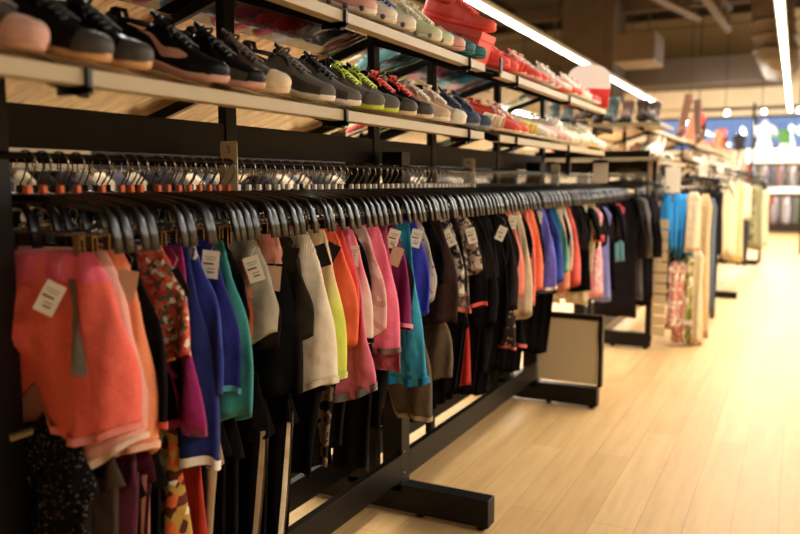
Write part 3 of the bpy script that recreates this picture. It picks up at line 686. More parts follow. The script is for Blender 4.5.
# dark garments filling the gaps, and the hangers between
fillc = [(14, 12, 13), (20, 16, 18), (30, 22, 20), (18, 18, 26), (34, 29, 26), (18, 15, 14)]
allY = sorted(GY); fill = []
y = 1.10
pts = allY+[6.4]
for a, b in zip(pts[:-1], pts[1:]):
    gap = b-a
    n = int(gap/.036)-1 if gap > .07 else 0
    for k in range(max(0, n)): fill.append(a+gap*(k+1)/(n+1))
fcopy = {}
print('garments', len(G), 'fillers', len(fill), 'last', last)
for i, Y in enumerate(fill):
    c = i % 6; rz = R.uniform(-.04, .04)
    sec = 0 if Y < 2.6 else 1 if Y < 4.5 else 2
    if i % 2 == 0 or sec == 2:
        if c not in fcopy:
            fcopy[c] = garment('shorts', (RX, Y, WTOP), 'dark_shorts', 'x', 'shorts', F(fillc[c]), R.uniform(.25, .34), hw=.178, th=.010, seed=i, rz=rz); g = fcopy[c]
        else:
            g = copy_tree(fcopy[c]); g.location = (RX, Y, WTOP); g.rotation_euler = (0, 0, rz)
        g['label'] = ['plain dark shorts squeezed between the coloured garments in the near half of the rail', 'plain dark shorts packed in the middle of the long rail', 'plain dark shorts at the far end of the long rail'][sec]
        g['group'] = ['dark shorts in the near section', 'dark shorts in the middle section', 'dark shorts at the far end'][sec]
    place_hanger(Y, rz=rz)
# the back side of the long rack: hangers and dark garments, seen only between the hooks
bk = [F((30, 24, 22)), F((46, 40, 36)), F((60, 52, 44)), F((40, 44, 40)), F((18, 16, 20)), F((84, 66, 48))]
bcopy = {}
for i in range(94):
    Y = 1.08+i*.046+R.uniform(-.01, .01); rz = R.uniform(-.06, .06)
    place_hanger(Y, rx=-1.66, rz=rz, proto=hp_f, label='black hanger on the hidden back rail, glimpsed between the hooks', group='hangers on the back rail')
    if i % 2: continue
    c = (i//2) % 6
    if c not in bcopy: bcopy[c] = garment('top', (-1.66, Y, WTOP-.02), 'hanging_shirt', 'muted dark shirt on the back rail, behind the front garments', 'shirt', bk[c], .40, hw=.18, th=.022, seed=i, rz=rz, group='shirts on the back rail')
    else:
        g = copy_tree(bcopy[c]); g.location = (-1.66, Y, WTOP-.02); g.rotation_euler = (0, 0, rz)
# ---------------------------------------------------------------- lower tier, folded over the lower rail
LR = -1.40; LRZ = .875
LW = [
 (88, 640, 'pants', 'patterned_leggings', 'leggings', 'black leggings with rows of white dashes, bottom left', F((20, 18, 20), 'dots', (110, 100, 92), scale=110), {}),
 (104, 640, 'pants', 'taupe_trousers', 'trousers', 'dark taupe trousers under the pale pink shorts', F((66, 52, 42)), {}),
 (120, 640, 'pants', 'wine_leggings', 'leggings', 'wine red leggings hanging below the orange shorts', F((74, 20, 40)), {}),
 (146, 640, 'pants', 'maroon_trousers', 'trousers', 'maroon trousers with a pale side seam at the bottom left', F((60, 16, 24)), dict(stripe=F((150, 96, 84)))),
 (176, 640, 'skirt', 'printed_skirt', 'skirt', 'long skirt printed in cream, orange and green leaves', F((190, 150, 70), 'floral', (90, 40, 30), (230, 110, 60), scale=45), {}),
 (196, 640, 'skirt', 'rust_red_skirt', 'skirt', 'rust red skirt with a beaded edge beside the leaf print skirt', F((172, 48, 26)), {}),
 (208, 640, 'pants', 'beige_trousers', 'trousers', 'narrow beige trousers beside the rust red skirt', F((150, 124, 92)), {}),
 (236, 640, 'pants', 'black_leggings', 'leggings', 'plain black leggings under the teal shorts', BK, {}),
 (262, 600, 'pants', 'striped_track_pants', 'track pants', 'black track pants with two beige side stripes, left of the white-striped pair', BK, dict(stripe=F((150, 126, 96)))),
 (288, 560, 'pants', 'white_striped_pants', 'track pants', 'black track pants with bold white side stripes', BK, dict(stripe=F((220, 203, 173)))),
 (318, 478, 'pants', 'cropped_black_leggings', 'leggings', 'cropped black leggings ending above the floor, by the white-striped pants', BK, {}),
 (334, 470, 'pants', 'camo_leggings', 'leggings', 'black and grey camouflage leggings', F((30, 26, 24), 'camo', (120, 104, 84), (60, 52, 44), scale=14), {}),
 (348, 450, 'pants', 'ink_leggings', 'leggings', 'ink black leggings right of the camouflage pair', BK2, {}),
 (372, 470, 'pants', 'wide_black_trousers', 'trousers', 'black trousers hanging alone just left of the rack leg', BK, dict(flare=1.25)),
 (390, 430, 'pants', 'slim_black_leggings', 'leggings', 'slim black leggings in front of the rack leg', BK2, {}),
 (425, 420, 'shorts', 'lace_trim_shorts', 'shorts', 'brown shorts with a lace edge right of the rack leg', F((84, 66, 48)), dict(trim=F((150, 126, 96)))),
 (446, 380, 'shorts', 'olive_cargo_shorts', 'shorts', 'olive brown cargo shorts on the lower rail', F((92, 74, 52)), {}),
 (462, 392, 'pants', 'black_capri', 'trousers', 'black capri trousers beside the olive cargo shorts', BK, {}),
 (478, 390, 'shorts', 'red_shorts', 'shorts', 'dark red shorts on the lower rail', F((176, 34, 24)), dict(hw=.11)),
 (492, 372, 'pants', 'dark_capri', 'trousers', 'near-black capri right of the dark red shorts', BK2, {}),
 (508, 350, 'shorts', 'dotted_shorts', 'shorts', 'small dark shorts with beige dots on the lower rail', F((50, 40, 34), 'dots', (170, 140, 110), scale=40), dict(trim=F((200, 92, 78)))),
 (524, 346, 'top', 'coral_trim_top', 'top', 'dark strappy top with coral trim on the lower rail', BK2, dict(trim=F((218, 115, 99)))),
]
last = 0
LYs = []
for i, (u, v, kind, name, cat, label, mat, o) in enumerate(LW):
    Xe = -1.24; Y = max(Yat(u, Xe, 380), last+.05); last = Y; LYs.append(Y)
    dd = ray(u, v); t = Y/dd.y; zb = max(.2, CZ+dd.z*t)
    g = garment(kind, (LR, Y, LRZ), name, label, cat, mat, LRZ-zb, seed=i*2.1, th=.024, rz=R.uniform(-.08, .08), **{'hw': .17, **o})
for i in range(6):
    Y = 1.15+i*.115
    if min(abs(Y-q) for q in LYs) < .035: Y += .05
    if i == 0: lf = garment('pants', (LR, Y, LRZ), 'black_leggings', 'plain black leggings filling the lower rail between the others', 'leggings', BK, .62, hw=.16, th=.016, seed=i, group='black leggings on the lower rail')
    else:
        g = copy_tree(lf); g.location = (LR, Y, LRZ); g.rotation_euler = (0, 0, R.uniform(-.1, .1))
for i in range(9):
    Y = 3.1+i*.17
    g = copy_tree(lf); g.location = (LR, Y, LRZ); g.scale = (1, 1, .66+.08*(i % 3)); g['label'] = 'short dark leggings on the far half of the lower rail'; g['group'] = 'dark leggings on the far lower rail'

for i in range(16):  # added dark skirts that stop light leaking under the rack onto the floor
    Y = 2.95+i*.105
    if i == 0: lb = garment('skirt', (-1.66, Y, LRZ), 'light_blocking_skirt', 'long dark skirt added on the back lower rail to block stray light', 'skirt', BK2, .56, hw=.17, th=.02, seed=i, group='added light-blocking skirts on the back lower rail')
    else:
        g = copy_tree(lb); g.location = (-1.66, Y, LRZ); g.rotation_euler = (0, 0, R.uniform(-.1, .1))
# ---------------------------------------------------------------- shoes
def W(t):   # half width along the sole, heel 0 to toe 1
    xs = [0, .06, .2, .4, .6, .75, .88, .96, 1]; ys = [.012, .026, .033, .031, .041, .045, .038, .024, .008]
    for a in range(8):
        if t <= xs[a+1]:
            q = (t-xs[a])/(xs[a+1]-xs[a]); q = q*q*(3-2*q); return lerp(ys[a], ys[a+1], q)
    return .008
def Hh(t):  # height of the upper above the ground
    xs = [0, .05, .15, .3, .42, .55, .7, .85, .95, 1]; ys = [.075, .094, .088, .080, .094, .082, .062, .050, .042, .026]
    for a in range(9):
        if t <= xs[a+1]:
            q = (t-xs[a])/(xs[a+1]-xs[a]); return lerp(ys[a], ys[a+1], q)
    return .03
def spring(t): return .014*max(0, (t-.72)/.28)**2 + .006*max(0, (.08-t)/.08)
def U(t, a, off=0, L=.27):   # surface of the upper; a from 0 (one side) over the top to pi
    w = W(t)*.97+off; z0 = lerp(.021, .011, t)+spring(t); h = Hh(t)+spring(t)-z0+off
    c = math.cos(a); s = math.sin(a)
    return Vector((t*L, w*math.copysign(abs(c)**.62, c), z0+h*abs(s)**.75))
def shoe(M, name, label, cat, group, upper, sole, toe=None, lace=None, logo=None, collar=None, lo=False, kind='trainer', L=.292, mid=None, dots=None):
    e = bpy.data.objects.new(name, None); COL.objects.link(e); e.matrix_world = M; e.empty_display_size = .05; tag(e, label, cat, group)
    N = 12 if lo else 22; K = 10 if lo else 16
    mb = MB(); rings = []
    ths = .021 if kind == 'trainer' else .014
    for i in range(N+1):
        t = i/N; w = W(t)*1.05; z = spring(t); x = t*L*1.02-.004
        hh = lerp(ths*1.15, ths*.66, t)+.003*math.sin(t*9)**2*(kind == 'trainer')
        rings.append([(x, -w*.86, z), (x, -w*1.02, z+.005), (x, -w*1.03, z+hh*.7), (x, -w*.95, z+hh), (x, w*.95, z+hh), (x, w*1.03, z+hh*.7), (x, w*1.02, z+.005), (x, w*.86, z)])
    mb.loft(rings, True, True, True)
    so = mb.build('sole', sole, e)
    if dots:
        mb = MB()
        for t in (.2, .38, .56, .74, .9):
            for s in (-1, 1):
                c = Vector((t*L, s*W(t)*1.06, .014+spring(t))); mb.tube([c-Vector((0, .001, 0)), c+Vector((0, .002*s, 0))], .008, 10)
        mb.build('sole_dots', dots, so)
    if kind == 'sandal':
        for t0, t1, h in ((.68, .84, .05), (.12, .2, .075)):
            mb = MB(); rr = []
            for i in range(5):
                t = lerp(t0, t1, i/4); rr.append([Vector((t*L, W(t)*1.0*math.cos(PI*k/10), .016+h*math.sin(PI*k/10)**.8)) for k in range(11)])
            mb.loft(rr, False); mb.build('strap', upper, e, solid=.003)
        return e
    # upper with an opening for the foot
    mb = MB(); op0, op1 = (.05, .36) if kind == 'trainer' else (.06, .60)
    rows = []
    i0 = 0
    for i in range(N+1):
        t = .012+.976*i/N
        row = []
        for k in range(K+1):
            a = PI*k/K; p = U(t, a, 0, L)
            if op0 < t < op1:
                lim = .055+.035*(abs(t-(op0+op1)/2)/((op1-op0)/2))**2 if kind == 'trainer' else .042
                mx = lim+.02
                if p.z > mx: p.z = mx+(p.z-mx)*.1
            row.append(p)
        rows.append(row)
    for r in rows: mb.v.extend(r)
    for i in range(N):
        tm = .012+.976*(i+.5)/N
        for k in range(K):
            am = (k+.5)/K
            if op0 < tm < op1 and .28 < am < .72: continue
            a = i*(K+1)+k; mb.f.append((a, a+1, a+K+2, a+K+1)); mb.m.append(0)
    mb.f.append(tuple(N*(K+1)+k for k in range(K+1))); mb.m.append(0); mb.f.append(tuple(reversed(range(K+1)))); mb.m.append(0)
    mb.build('upper', upper, e, solid=.004)
    mb = MB(); rr = []
    for i in range(7):
        t = lerp(.04, .75, i/6); rr.append([(t*L, -W(t)*.8, .03), (t*L, W(t)*.8, .03)])
    mb.loft(rr, False); mb.build('insole', collar or plain((40, 36, 34), .8), e)
    if kind == 'flat': return e
    # padded collar
    mb = MB(); pts = []
    for k in range(17):
        q = k/16; t = lerp(op1+.02, op0, math.sin(q*PI)) ; s = math.cos(q*PI); s = math.copysign(abs(s)**.5, s)
        t = op1-(op1-op0)*math.sin(q*PI)**.6
        z = .072+.03*abs(math.cos(q*PI))**2*.4+(.022 if t < op0+.08 else 0)
        pts.append((t*L, s*W(t)*.66, z))
    mb.tube(pts, .006, 8); mb.build('collar', collar or upper, e)
    # tongue
    mb = MB(); rr = []
    for i in range(5):
        q = i/4; x = lerp(.60, .33, q)*L; z = lerp(.080, .118, q); w = lerp(.012, .02, q)
        rr.append([(x+.004*abs(k-2), (k-2)/2*w, z-.004*abs(k-2)) for k in range(5)])
    mb.loft(rr, False); mb.build('tongue', collar or upper, e, solid=.004)
    if toe:
        mb = MB(); rr = []
        for i in range(6):
            t = lerp(.84, 1.0, i/5); rr.append([U(t, lerp(.02, PI-.02, k/16), .006, L) for k in range(17)])
        mb.loft(rr, False, False, True); mb.build('toe_cap', toe, e)
    if mid:
        for a0, a1 in ((.05, .55), (PI-.55, PI-.05)):
            mb = MB()
            rr = [[U(lerp(.62, .9, i/6), lerp(a0, a1, k/4), .004, L) for k in range(5)] for i in range(7)]
            mb.loft(rr, False); mb.build('side_overlay', mid, e)
    if lace:
        mb = MB(); n = 4 if lo else 6
        for i in range(n):
            t = lerp(.40, .66, i/(n-1)); t2 = t+.03
            A = [U(t if k < 4 else t2, lerp(PI*.34, PI*.66, k/7), .005+.002*math.sin(k), L) for k in range(8)]
            B = [U(t2 if k < 4 else t, lerp(PI*.34, PI*.66, k/7), .007, L) for k in range(8)]
            mb.tube(A, .0036, 6); mb.tube(B, .0036, 6)
        c = U(.38, PI/2, .012, L)
        for s in (-1, 1):   # bow
            mb.tube([c+Vector((.012*math.sin(q*PI)*1.2+.01*q, s*(.030*math.sin(q*PI*.5+.2)), .014*math.sin(q*PI)-.008*q)) for q in [j/8 for j in range(9)]], .0036, 6)
            mb.tube([c, c+Vector((.02, s*.018, -.004)), c+Vector((.045, s*.03, -.018)), c+Vector((.055, s*.034, -.03))], .0033, 6)
        mb.build('laces', lace, e)
    if logo:   # hooked side mark
        mb = MB()
        for flip in (0, 1):
            top = []; bot = []
            for i in range(13):
                q = i/12; t = lerp(.30, .72, q)
                ce = .20+.45*q**1.7*0+ .10*(1-q)**3*2+ (.40*q**2); th = .13*math.sin(PI*min(1, (1-q)*1.0)**.5)*(1-q)**.6+.01
                a0 = lerp(.62, .25, min(1, q*2.2)) if q < .45 else lerp(.25, .85, (q-.45)/.55)
                wd = .46*(1-q)**.9*min(1, q*6+.25)+.015
                a, b = a0-wd*.5, a0+wd*.5
                if flip: a, b = PI-a, PI-b
                top.append(U(1-t+.02, a, .003, L)); bot.append(U(1-t+.02, b, .003, L))
            mb.loft([list(x) for x in zip(top, bot)], False)
        mb.build('side_logo', logo, e)
    return e
def on_shelf(Y, z, side=1, yaw=0, dx=0, roll=0, L=.292):
    """matrix: heel at the back of the sloping shelf, toe at the front rail"""
    s = side; ang = math.atan(SLO)
    toe = Vector((SPX+s*(.41+.005+dx), Y, z+.003-s*0))
    d = Matrix.Rotation(0 if s > 0 else PI, 4, 'Z') @ Matrix.Rotation(yaw, 4, 'Z')
    T = Matrix.Rotation(ang, 4, 'Y')
    Rm = (Matrix.Rotation(0 if s > 0 else PI, 4, 'Z')) @ T @ Matrix.Rotation(yaw, 4, 'Z') @ Matrix.Rotation(roll, 4, 'X')
    off = Rm.to_3x3() @ Vector((L, 0, 0))
    h = toe-off; up = Rm.to_3x3() @ Vector((0, 0, 1)); h += up*.003
    return Matrix.Translation(h) @ Rm
def sp(c, r=.6, v=.05): return plain(c, r, 0, v, 60)
DG = sp((62, 56, 50)); BLK = sp((11, 9, 9), .45); PK = sp((206, 158, 140)); CR = sp((226, 204, 168)); TNN = sp((206, 158, 110)); BR = sp((78, 62, 50), .8); GR = sp((98, 92, 86), .8)
WT = sp((232, 222, 204)); NE = sp((196, 214, 70)); CO = sp((236, 84, 66)); NV = sp((50, 62, 88)); BG = sp((206, 176, 146)); TL = sp((44, 112, 118)); LP = sp((226, 170, 160)); PUR = sp((120, 96, 110)); GN = sp((150, 172, 96)); YL = sp((232, 190, 70)); OR = sp((238, 120, 60))
def yt(u, X=SF): return Yat(u, X, 120)
LOWR = [  # toe u, upper, sole, toe, lace, logo, collar, mid, name words
 (40, BR, PK, PK, GR, None, BLK, GR, 'dark grey trainer with a fat pink toe, first on the lower shelf', .25),
 (106, BLK, TNN, DG, BLK, None, BLK, None, 'black trainer with grey toe cap, left one of the plain black pair', .1),
 (146, BLK, TNN, DG, BLK, None, BLK, None, 'black trainer with grey toe cap, right one of the plain black pair', .1),
 (224, BLK, PK, None, BLK, PK, BLK, None, 'black trainer with pink side mark and pink sole, glossy laces', -.12),
 (260, BLK, PK, None, BLK, None, BLK, DG, 'black trainer with a cream-pink toe bumper, beside the brown pair', .0),
 (281, BR, CR, CR, BR, None, BR, None, 'dark brown suede shoe with a round cream toe', .0),
 (330, GR, WT, None, GR, None, DG, DG, 'grey suede shoe with a thin pale pink sole, nearer of its pair', .08),
 (356, GR, WT, None, BLK, None, DG, DG, 'grey suede shoe with a tan tongue label, farther of its pair', .08),
 (379, GR, NE, GR, NE, None, BLK, None, 'grey running shoe with neon yellow laces, nearer of its pair', .08),
 (392, GR, NE, GR, NE, None, BLK, None, 'grey running shoe with neon yellow laces, farther of its pair', .08),
 (412, BLK, CR, DG, CO, None, BLK, CO, 'black running shoe with coral laces, nearer of its pair', .05),
 (429, BLK, CR, DG, CO, None, BLK, CO, 'black running shoe with coral laces, farther of its pair', .05),
 (446, BG, WT, None, WT, None, BG, None, 'beige shoe with thick white loopy laces, nearer of its pair', .0),
 (462, BG, WT, WT, WT, None, BG, None, 'beige shoe with thick white loopy laces, farther of its pair', .0),
 (476, NV, sp((140, 150, 165)), NV, NV, None, BLK, None, 'navy blue canvas shoe, nearer of its pair', .0),
 (488, NV, sp((140, 150, 165)), NV, NV, None, BLK, None, 'navy blue canvas shoe, farther of its pair', .0),
]
ly = 0
for i, (u, up, so, toe, lc, lg, colr, mid, lab, yw) in enumerate(LOWR):
    Y = max(yt(u), ly+.098); ly = Y
    shoe(on_shelf(Y, LZ, 1, .30-yw*.5), 'trainer', lab, 'shoe', None, up, so, toe, lc, lg, colr, mid=mid)
print('lower shoes to', ly)
rest = [(CR, BG, 'sandal', 'tan strappy sandal'), (CO, CR, 'trainer', 'coral trainer'), (YL, WT, 'sandal', 'yellow-strapped sandal'), (WT, WT, 'flat', 'white slip-on shoe'), (LP, WT, 'flat', 'pale pink slip-on shoe'), (WT, CR, 'trainer', 'white trainer'),
        (CR, WT, 'flat', 'cream ballet flat'), (WT, YL, 'sandal', 'white sandal with a yellowish sole'), (WT, WT, 'trainer', 'bright white trainer')]
pos = ['beside the navy pair', 'just past the middle joint', 'left of centre in the far half', 'in the far half', 'nearer the end', 'close to the end', 'third pair from the end', 'second pair from the end', 'last pair at the end']
Y = ly+.15
for i, (up, so, kd, nm) in enumerate(rest):
    for j in (0, 1):
        if Y > 5.12: break
        shoe(on_shelf(Y, LZ, 1, R.uniform(.1, .3)), {'sandal': 'sandal', 'trainer': 'trainer', 'flat': 'slip_on_shoe'}[kd], '%s %s on the lower shelf, %s' % (['nearer', 'farther'][j], nm, pos[i]), 'shoe', None, up, so, None, WT if kd == 'trainer' else None, None, up, lo=True, kind=kd)
        Y += .108 if j == 0 else .125
UP = [ (1.33, WT, CR, 'trainer', 'white trainer high on the upper shelf at far left', None), (1.45, WT, CR, 'trainer', 'white trainer, second from left on the upper shelf', None),
 (1.62, LP, WT, 'trainer', 'pale pink trainer near the left on the upper shelf', None), (1.74, LP, WT, 'trainer', 'pale pink trainer right of its mate on the upper shelf', None),
 (yt(372), LP, WT, 'trainer', 'pinkish white trainer with mauve sole notches, first visible over the shelf edge', PUR), (yt(392), WT, WT, 'trainer', 'white trainer with mauve sole notches beside the shelf joint', PUR), (yt(411), WT, WT, 'trainer', 'white trainer with blue laces and mauve sole notches', PUR),
 (yt(437), sp((214, 220, 180)), WT, 'trainer', 'pale green trainer with green dots on its sole, nearer one', GN), (yt(447), sp((214, 220, 180)), WT, 'trainer', 'pale green trainer with green dots on its sole, farther one', GN),
 (yt(452)+.08, LP, LP, 'flat', 'pale pink slip-on beside the teal shoes', None), (yt(469), TL, TL, 'flat', 'teal slip-on shoe, nearer of the pair', None), (yt(482), TL, TL, 'flat', 'teal slip-on shoe, farther of the pair', None)]
ly = 0
for (Y, up, so, kd, lab, dt) in UP:
    Y = max(Y, ly+.1); ly = Y
    lc = sp((40, 70, 160)) if 'blue laces' in lab else (WT if kd == 'trainer' else None)
    shoe(on_shelf(Y, UZ, 1, .22), 'trainer' if kd == 'trainer' else 'slip_on_shoe', lab, 'shoe', None, up, so, None, lc, None, up, kind=kd, dots=dt)
print('upper to', ly)
# coral shoe box with a big coral running shoe on its lid
bY = max(3.05, ly+.12)
Ms = Matrix.Rotation(math.atan(SLO), 3, 'Y')
e = empty('shoe_box', (-1.32, bY, UZ+.064+.004), 'coral red shoe box on the upper shelf under the large coral running shoe', 'box', None, rot=(0, math.atan(SLO), 0))
MB().box((0, 0, .045), (.30, .15, .09)).build('box_base', plain((236, 82, 62), .5, 0, .03, 20), e, smooth=False, bevel=.002)
MB().box((0, 0, .10), (.31, .16, .03)).build('box_lid', plain((244, 92, 72), .5, 0, .03, 20), e, smooth=False, bevel=.002)
Mx = Matrix.Translation((-1.32, bY, UZ+.068)) @ Matrix.Rotation(math.atan(SLO), 4, 'Y') @ Matrix.Translation((-.16, 0, .119))
shoe(Mx, 'trainer', 'large coral running shoe resting on the coral shoe box', 'shoe', None, CO, CO, None, CO, None, CO, L=.33, mid=sp((244, 100, 84)))
e = empty('luggage_tag', (-1.10, bY+.02, UZ+.01), 'dark grey plastic security tag hanging in front of the coral shoe box', 'tag')
MB().box((.006, 0, .0), (.008, .03, .06)).build('tag_body', plain((46, 42, 40), .4), e, smooth=False, bevel=.004)
Y = bY+.16
ur = [(CO, CO, 'trainer', 'coral trainer'), (CO, sp((240, 180, 160)), 'sandal', 'coral strappy sandal'), (CO, LP, 'trainer', 'red coral trainer with pale sole'), (LP, WT, 'flat', 'pale pink ballet flat'), (WT, CO, 'trainer', 'white trainer with coral sole'),
      (CO, WT, 'flat', 'coral slip-on'), (WT, WT, 'trainer', 'white trainer'), (sp((214, 60, 60)), WT, 'trainer', 'red trainer with white sole')]
for i, (up, so, kd, nm) in enumerate(ur):
    for j in (0, 1):
        if Y > 4.95: break
        shoe(on_shelf(Y, UZ, 1, R.uniform(.05, .25)), {'sandal': 'sandal', 'trainer': 'trainer', 'flat': 'slip_on_shoe'}[kd], '%s %s on upper shelf, %s' % (['nearer', 'farther'][j], nm, ['next to the coral box', 'second pair past the box', 'third pair past the box', 'fourth pair past the box', 'fifth pair past the box', 'sixth pair past the box', 'close to the red and white sign', 'right beside the red and white sign'][i]), 'shoe', None, up, so, None, WT if (kd == 'trainer' and i != 0) else (CO if i == 0 else None), None, up, lo=True, kind=kd)
        Y += .105 if j == 0 else .125
# red and white promotional card at the shelf end
a = onY(563, 108, 5.0); b = onY(609, 62, 5.0)
e = empty('promo_sign', ((a.x+b.x)/2, 5.0, a.z), 'red and white promotional card standing at the end of the upper shoe shelf', 'sign', rot=(-.1, .08, 0))
w = (b.x-a.x)/2; h = b.z-a.z
MB().box((0, 0, h*.22), (2*w, .006, h*.44)).build('red_lower_panel', plain((226, 58, 44), .5, 0, .02, 10), e, smooth=False)
mb = MB(); pts = [(w*math.cos(PI*k/16)*1.0, h*.44+(h*.56)*math.sin(PI*k/16)**.55) for k in range(17)]
mb.loft([[(x, -.003, z) for x, z in pts], [(x, .003, z) for x, z in pts]], True, True, True); mb.build('white_upper_panel', plain((240, 234, 222), .5, 0, .02, 10), e, smooth=False)
mb = MB(); mb.box((0, 0, -.08), (.12, .08, .008)).tube([(0, 0, -.078), (0, 0, .05)], .006, 8); mb.build('stand', STEEL, e)
# shoes on the back side
bc = [(TL, 'teal'), (sp((236, 110, 150)), 'bright pink'), (WT, 'white'), (sp((120, 190, 200)), 'aqua'), (CO, 'coral'), (GR, 'grey'), (LP, 'pale pink'), (sp((200, 60, 60)), 'red')]
protos = {}
for z, nm, st, stp in ((UZ, 'upper', 1.5, .125), (LZ, 'lower', 1.1, .135)):
    Y = st; i = 0
    while Y < 5.05:
        if not (2.9 < Y < 3.2):
            c, cn = bc[(i*3+i//8+(nm == 'lower')*2) % 8]; key = cn
            M = on_shelf(Y, z, -1, R.uniform(-.1, .1), -.02)
            if key not in protos:
                protos[key] = shoe(M, 'trainer', '', 'shoe', None, c, WT if i % 2 else CR, None, WT, None, c, lo=True); s_ = protos[key]
            else: s_ = copy_tree(protos[key]); s_.matrix_world = M
            s_['label'] = '%s trainer on the back side of the rack, on its %s shelf' % (cn, nm); s_['group'] = '%s trainers on the back %s shelf' % (cn, nm)
        Y += stp; i += 1
# ---------------------------------------------------------------- boots and shoes on the farther racks
def boot(M, name, label, mat, sole, h, group=None, w=.045, flat=False, cat='boots'):
    e = bpy.data.objects.new(name, None); COL.objects.link(e); e.matrix_world = M; e.empty_display_size = .05; tag(e, label, cat, group)
    mb = MB(); rings = []
    for i in range(11):
        t = i/10; ww = W(t)*1.03; z = 0
        rings.append([(t*.26, -ww, z), (t*.26, -ww, z+.02), (t*.26, ww, z+.02), (t*.26, ww, z)])
    mb.loft(rings, True, True, True); mb.box((.03, 0, -.012), (.06, .06, .03)); mb.build('sole', sole, e)
    mb = MB(); rr = []
    for i in range(9):
        t = .01+.98*i/8; hh = lerp(.10, .05, min(1, t/.8)) if t < .9 else .035
        rr.append([Vector((t*.26, W(t)*.97*math.cos(PI*2*k/12), .02+max(0, hh*math.sin(PI*2*k/12)))) for k in range(12)])
    mb.loft(rr, True, True, True); mb.build('foot_upper', mat, e)
    mb = MB(); prev = []
    for i in range(7):
        q = i/6; z = .05+(h-.05)*q; cx = .06-.01*q; rx = lerp(.052, .058, q) if h > .2 else .048; ry = lerp(.036, w+.008, q)
        prev.append([(cx+rx*math.cos(2*PI*k/14)+.006*math.sin(q*9), ry*math.sin(2*PI*k/14), z) for k in range(14)])
    prev.append([(p[0]*.9+.006, p[1]*.85, p[2]-.01) for p in prev[-1]])
    mb.loft(prev, True, False, True); mb.build('shaft', mat, e)
    return e
def flat_on(Y, z, x, yaw=0):
    # on the sloping shelf at x, kept square to it
    return Matrix.Translation((x, Y, z+(SF-x)*SLO+.02)) @ Matrix.Rotation(yaw, 4, 'Z') @ Matrix.Rotation(math.atan(SLO), 4, 'Y')
DBR = sp((64, 44, 32), .5); GRN = sp((50, 62, 56), .5); TANB = sp((104, 64, 30), .7); RD = sp((204, 50, 40), .5); SAL = sp((206, 124, 90))
bl = [(-1.86, GRN, .17, 'leftmost greenish boot'), (-1.74, GRN, .18, 'second greenish boot'), (-1.60, DBR, .15, 'dark brown boot left of centre'), (-1.49, DBR, .15, 'dark brown boot near the centre'),
 (-1.36, GRN, .20, 'greenish black tall-shafted boot'), (-1.25, sp((92, 58, 40), .5), .17, 'chestnut boot beside the greenish black one'), (-1.14, sp((60, 38, 28), .5), .17, 'dark chestnut boot'), (-1.03, DBR, .15, 'rightmost dark brown boot')]
for (x, m_, h, lab) in bl:
    boot(Matrix.Translation((x, 6.62, UZ+.027)) @ Matrix.Rotation(-PI/2+.15*math.sin(x*20), 4, 'Z'), 'ankle_boot', lab+' on the upper end shelf', m_, BLK, h, cat='boot')
def tall(u, vb, vt, Y, mat, lab, lean=0, h=None):
    p = onY(u, vb, Y); t = onY(u, vt, Y)
    return boot(Matrix.Translation(p) @ Matrix.Rotation(-.4, 4, 'Z') @ Matrix.Rotation(lean, 4, 'Y'), 'tall_boot', lab, mat, TANB, h or (t.z-p.z), cat='boot')
tops = [(9.2, -1.20, TANB, .44, 'tall tan boot leaning to the left on the racks past the blue shorts', -.22), (10.62, -1.16, sp((84, 50, 24)), .52, 'tall brown boot standing upright, its shaft the highest of all the boots', .04)]
for (Y, x, m_, h, lab, ln) in tops:
    boot(Matrix.Translation((x, Y, UZ+.035+(SF-x)*SLO)) @ Matrix.Rotation(-PI/2+.3, 4, 'Z') @ Matrix.Rotation(ln, 4, 'X'), 'tall_boot', lab, m_, TANB, h, cat='boot')
lows = [(-1.84, SAL, 'salmon flat shoe'), (-1.70, TANB, 'dark tan flat shoe'), (-1.56, DBR, 'dark brown strapped shoe'), (-1.40, TNN, 'light tan shoe'), (-1.28, TNN, 'pale tan shoe'), (-1.16, sp((150, 104, 74)), 'mid brown shoe')]
for (x, m_, lab) in lows:
    shoe(Matrix.Translation((x, 6.62, LZ+.004)) @ Matrix.Rotation(-PI/2, 4, 'Z'), 'slip_on_shoe', lab+' on the lower end shelf', 'shoe', None, m_, CR, kind='flat' if x < -1.3 else 'trainer', lo=True)
for k, x in enumerate((-1.04, -1.04, -.95)):
    boot(Matrix.Translation((min(x, -1.02), 6.62+(k == 1)*.3, LZ+.027)) @ Matrix.Rotation(-PI/2, 4, 'Z'), 'ankle_boot', '%s white ankle boot at the right end of the lower end shelf' % ['front', 'rear', 'extra'][k], WT, WT, .15, cat='boot') if k < 2 else None
for k, (Y, m_) in enumerate(((7.65, sp((130, 180, 140))), (7.85, BLK), (8.05, BLK), (8.25, WT))):
    shoe(on_shelf(Y, LZ, 1), 'slip_on_shoe', ['mint green shoe', 'black shoe beside the mint one', 'second black shoe after the mint one', 'white shoe at the end'][k]+' on the lower shelf of the second rack', 'shoe', None, m_, WT, kind='flat', lo=True)
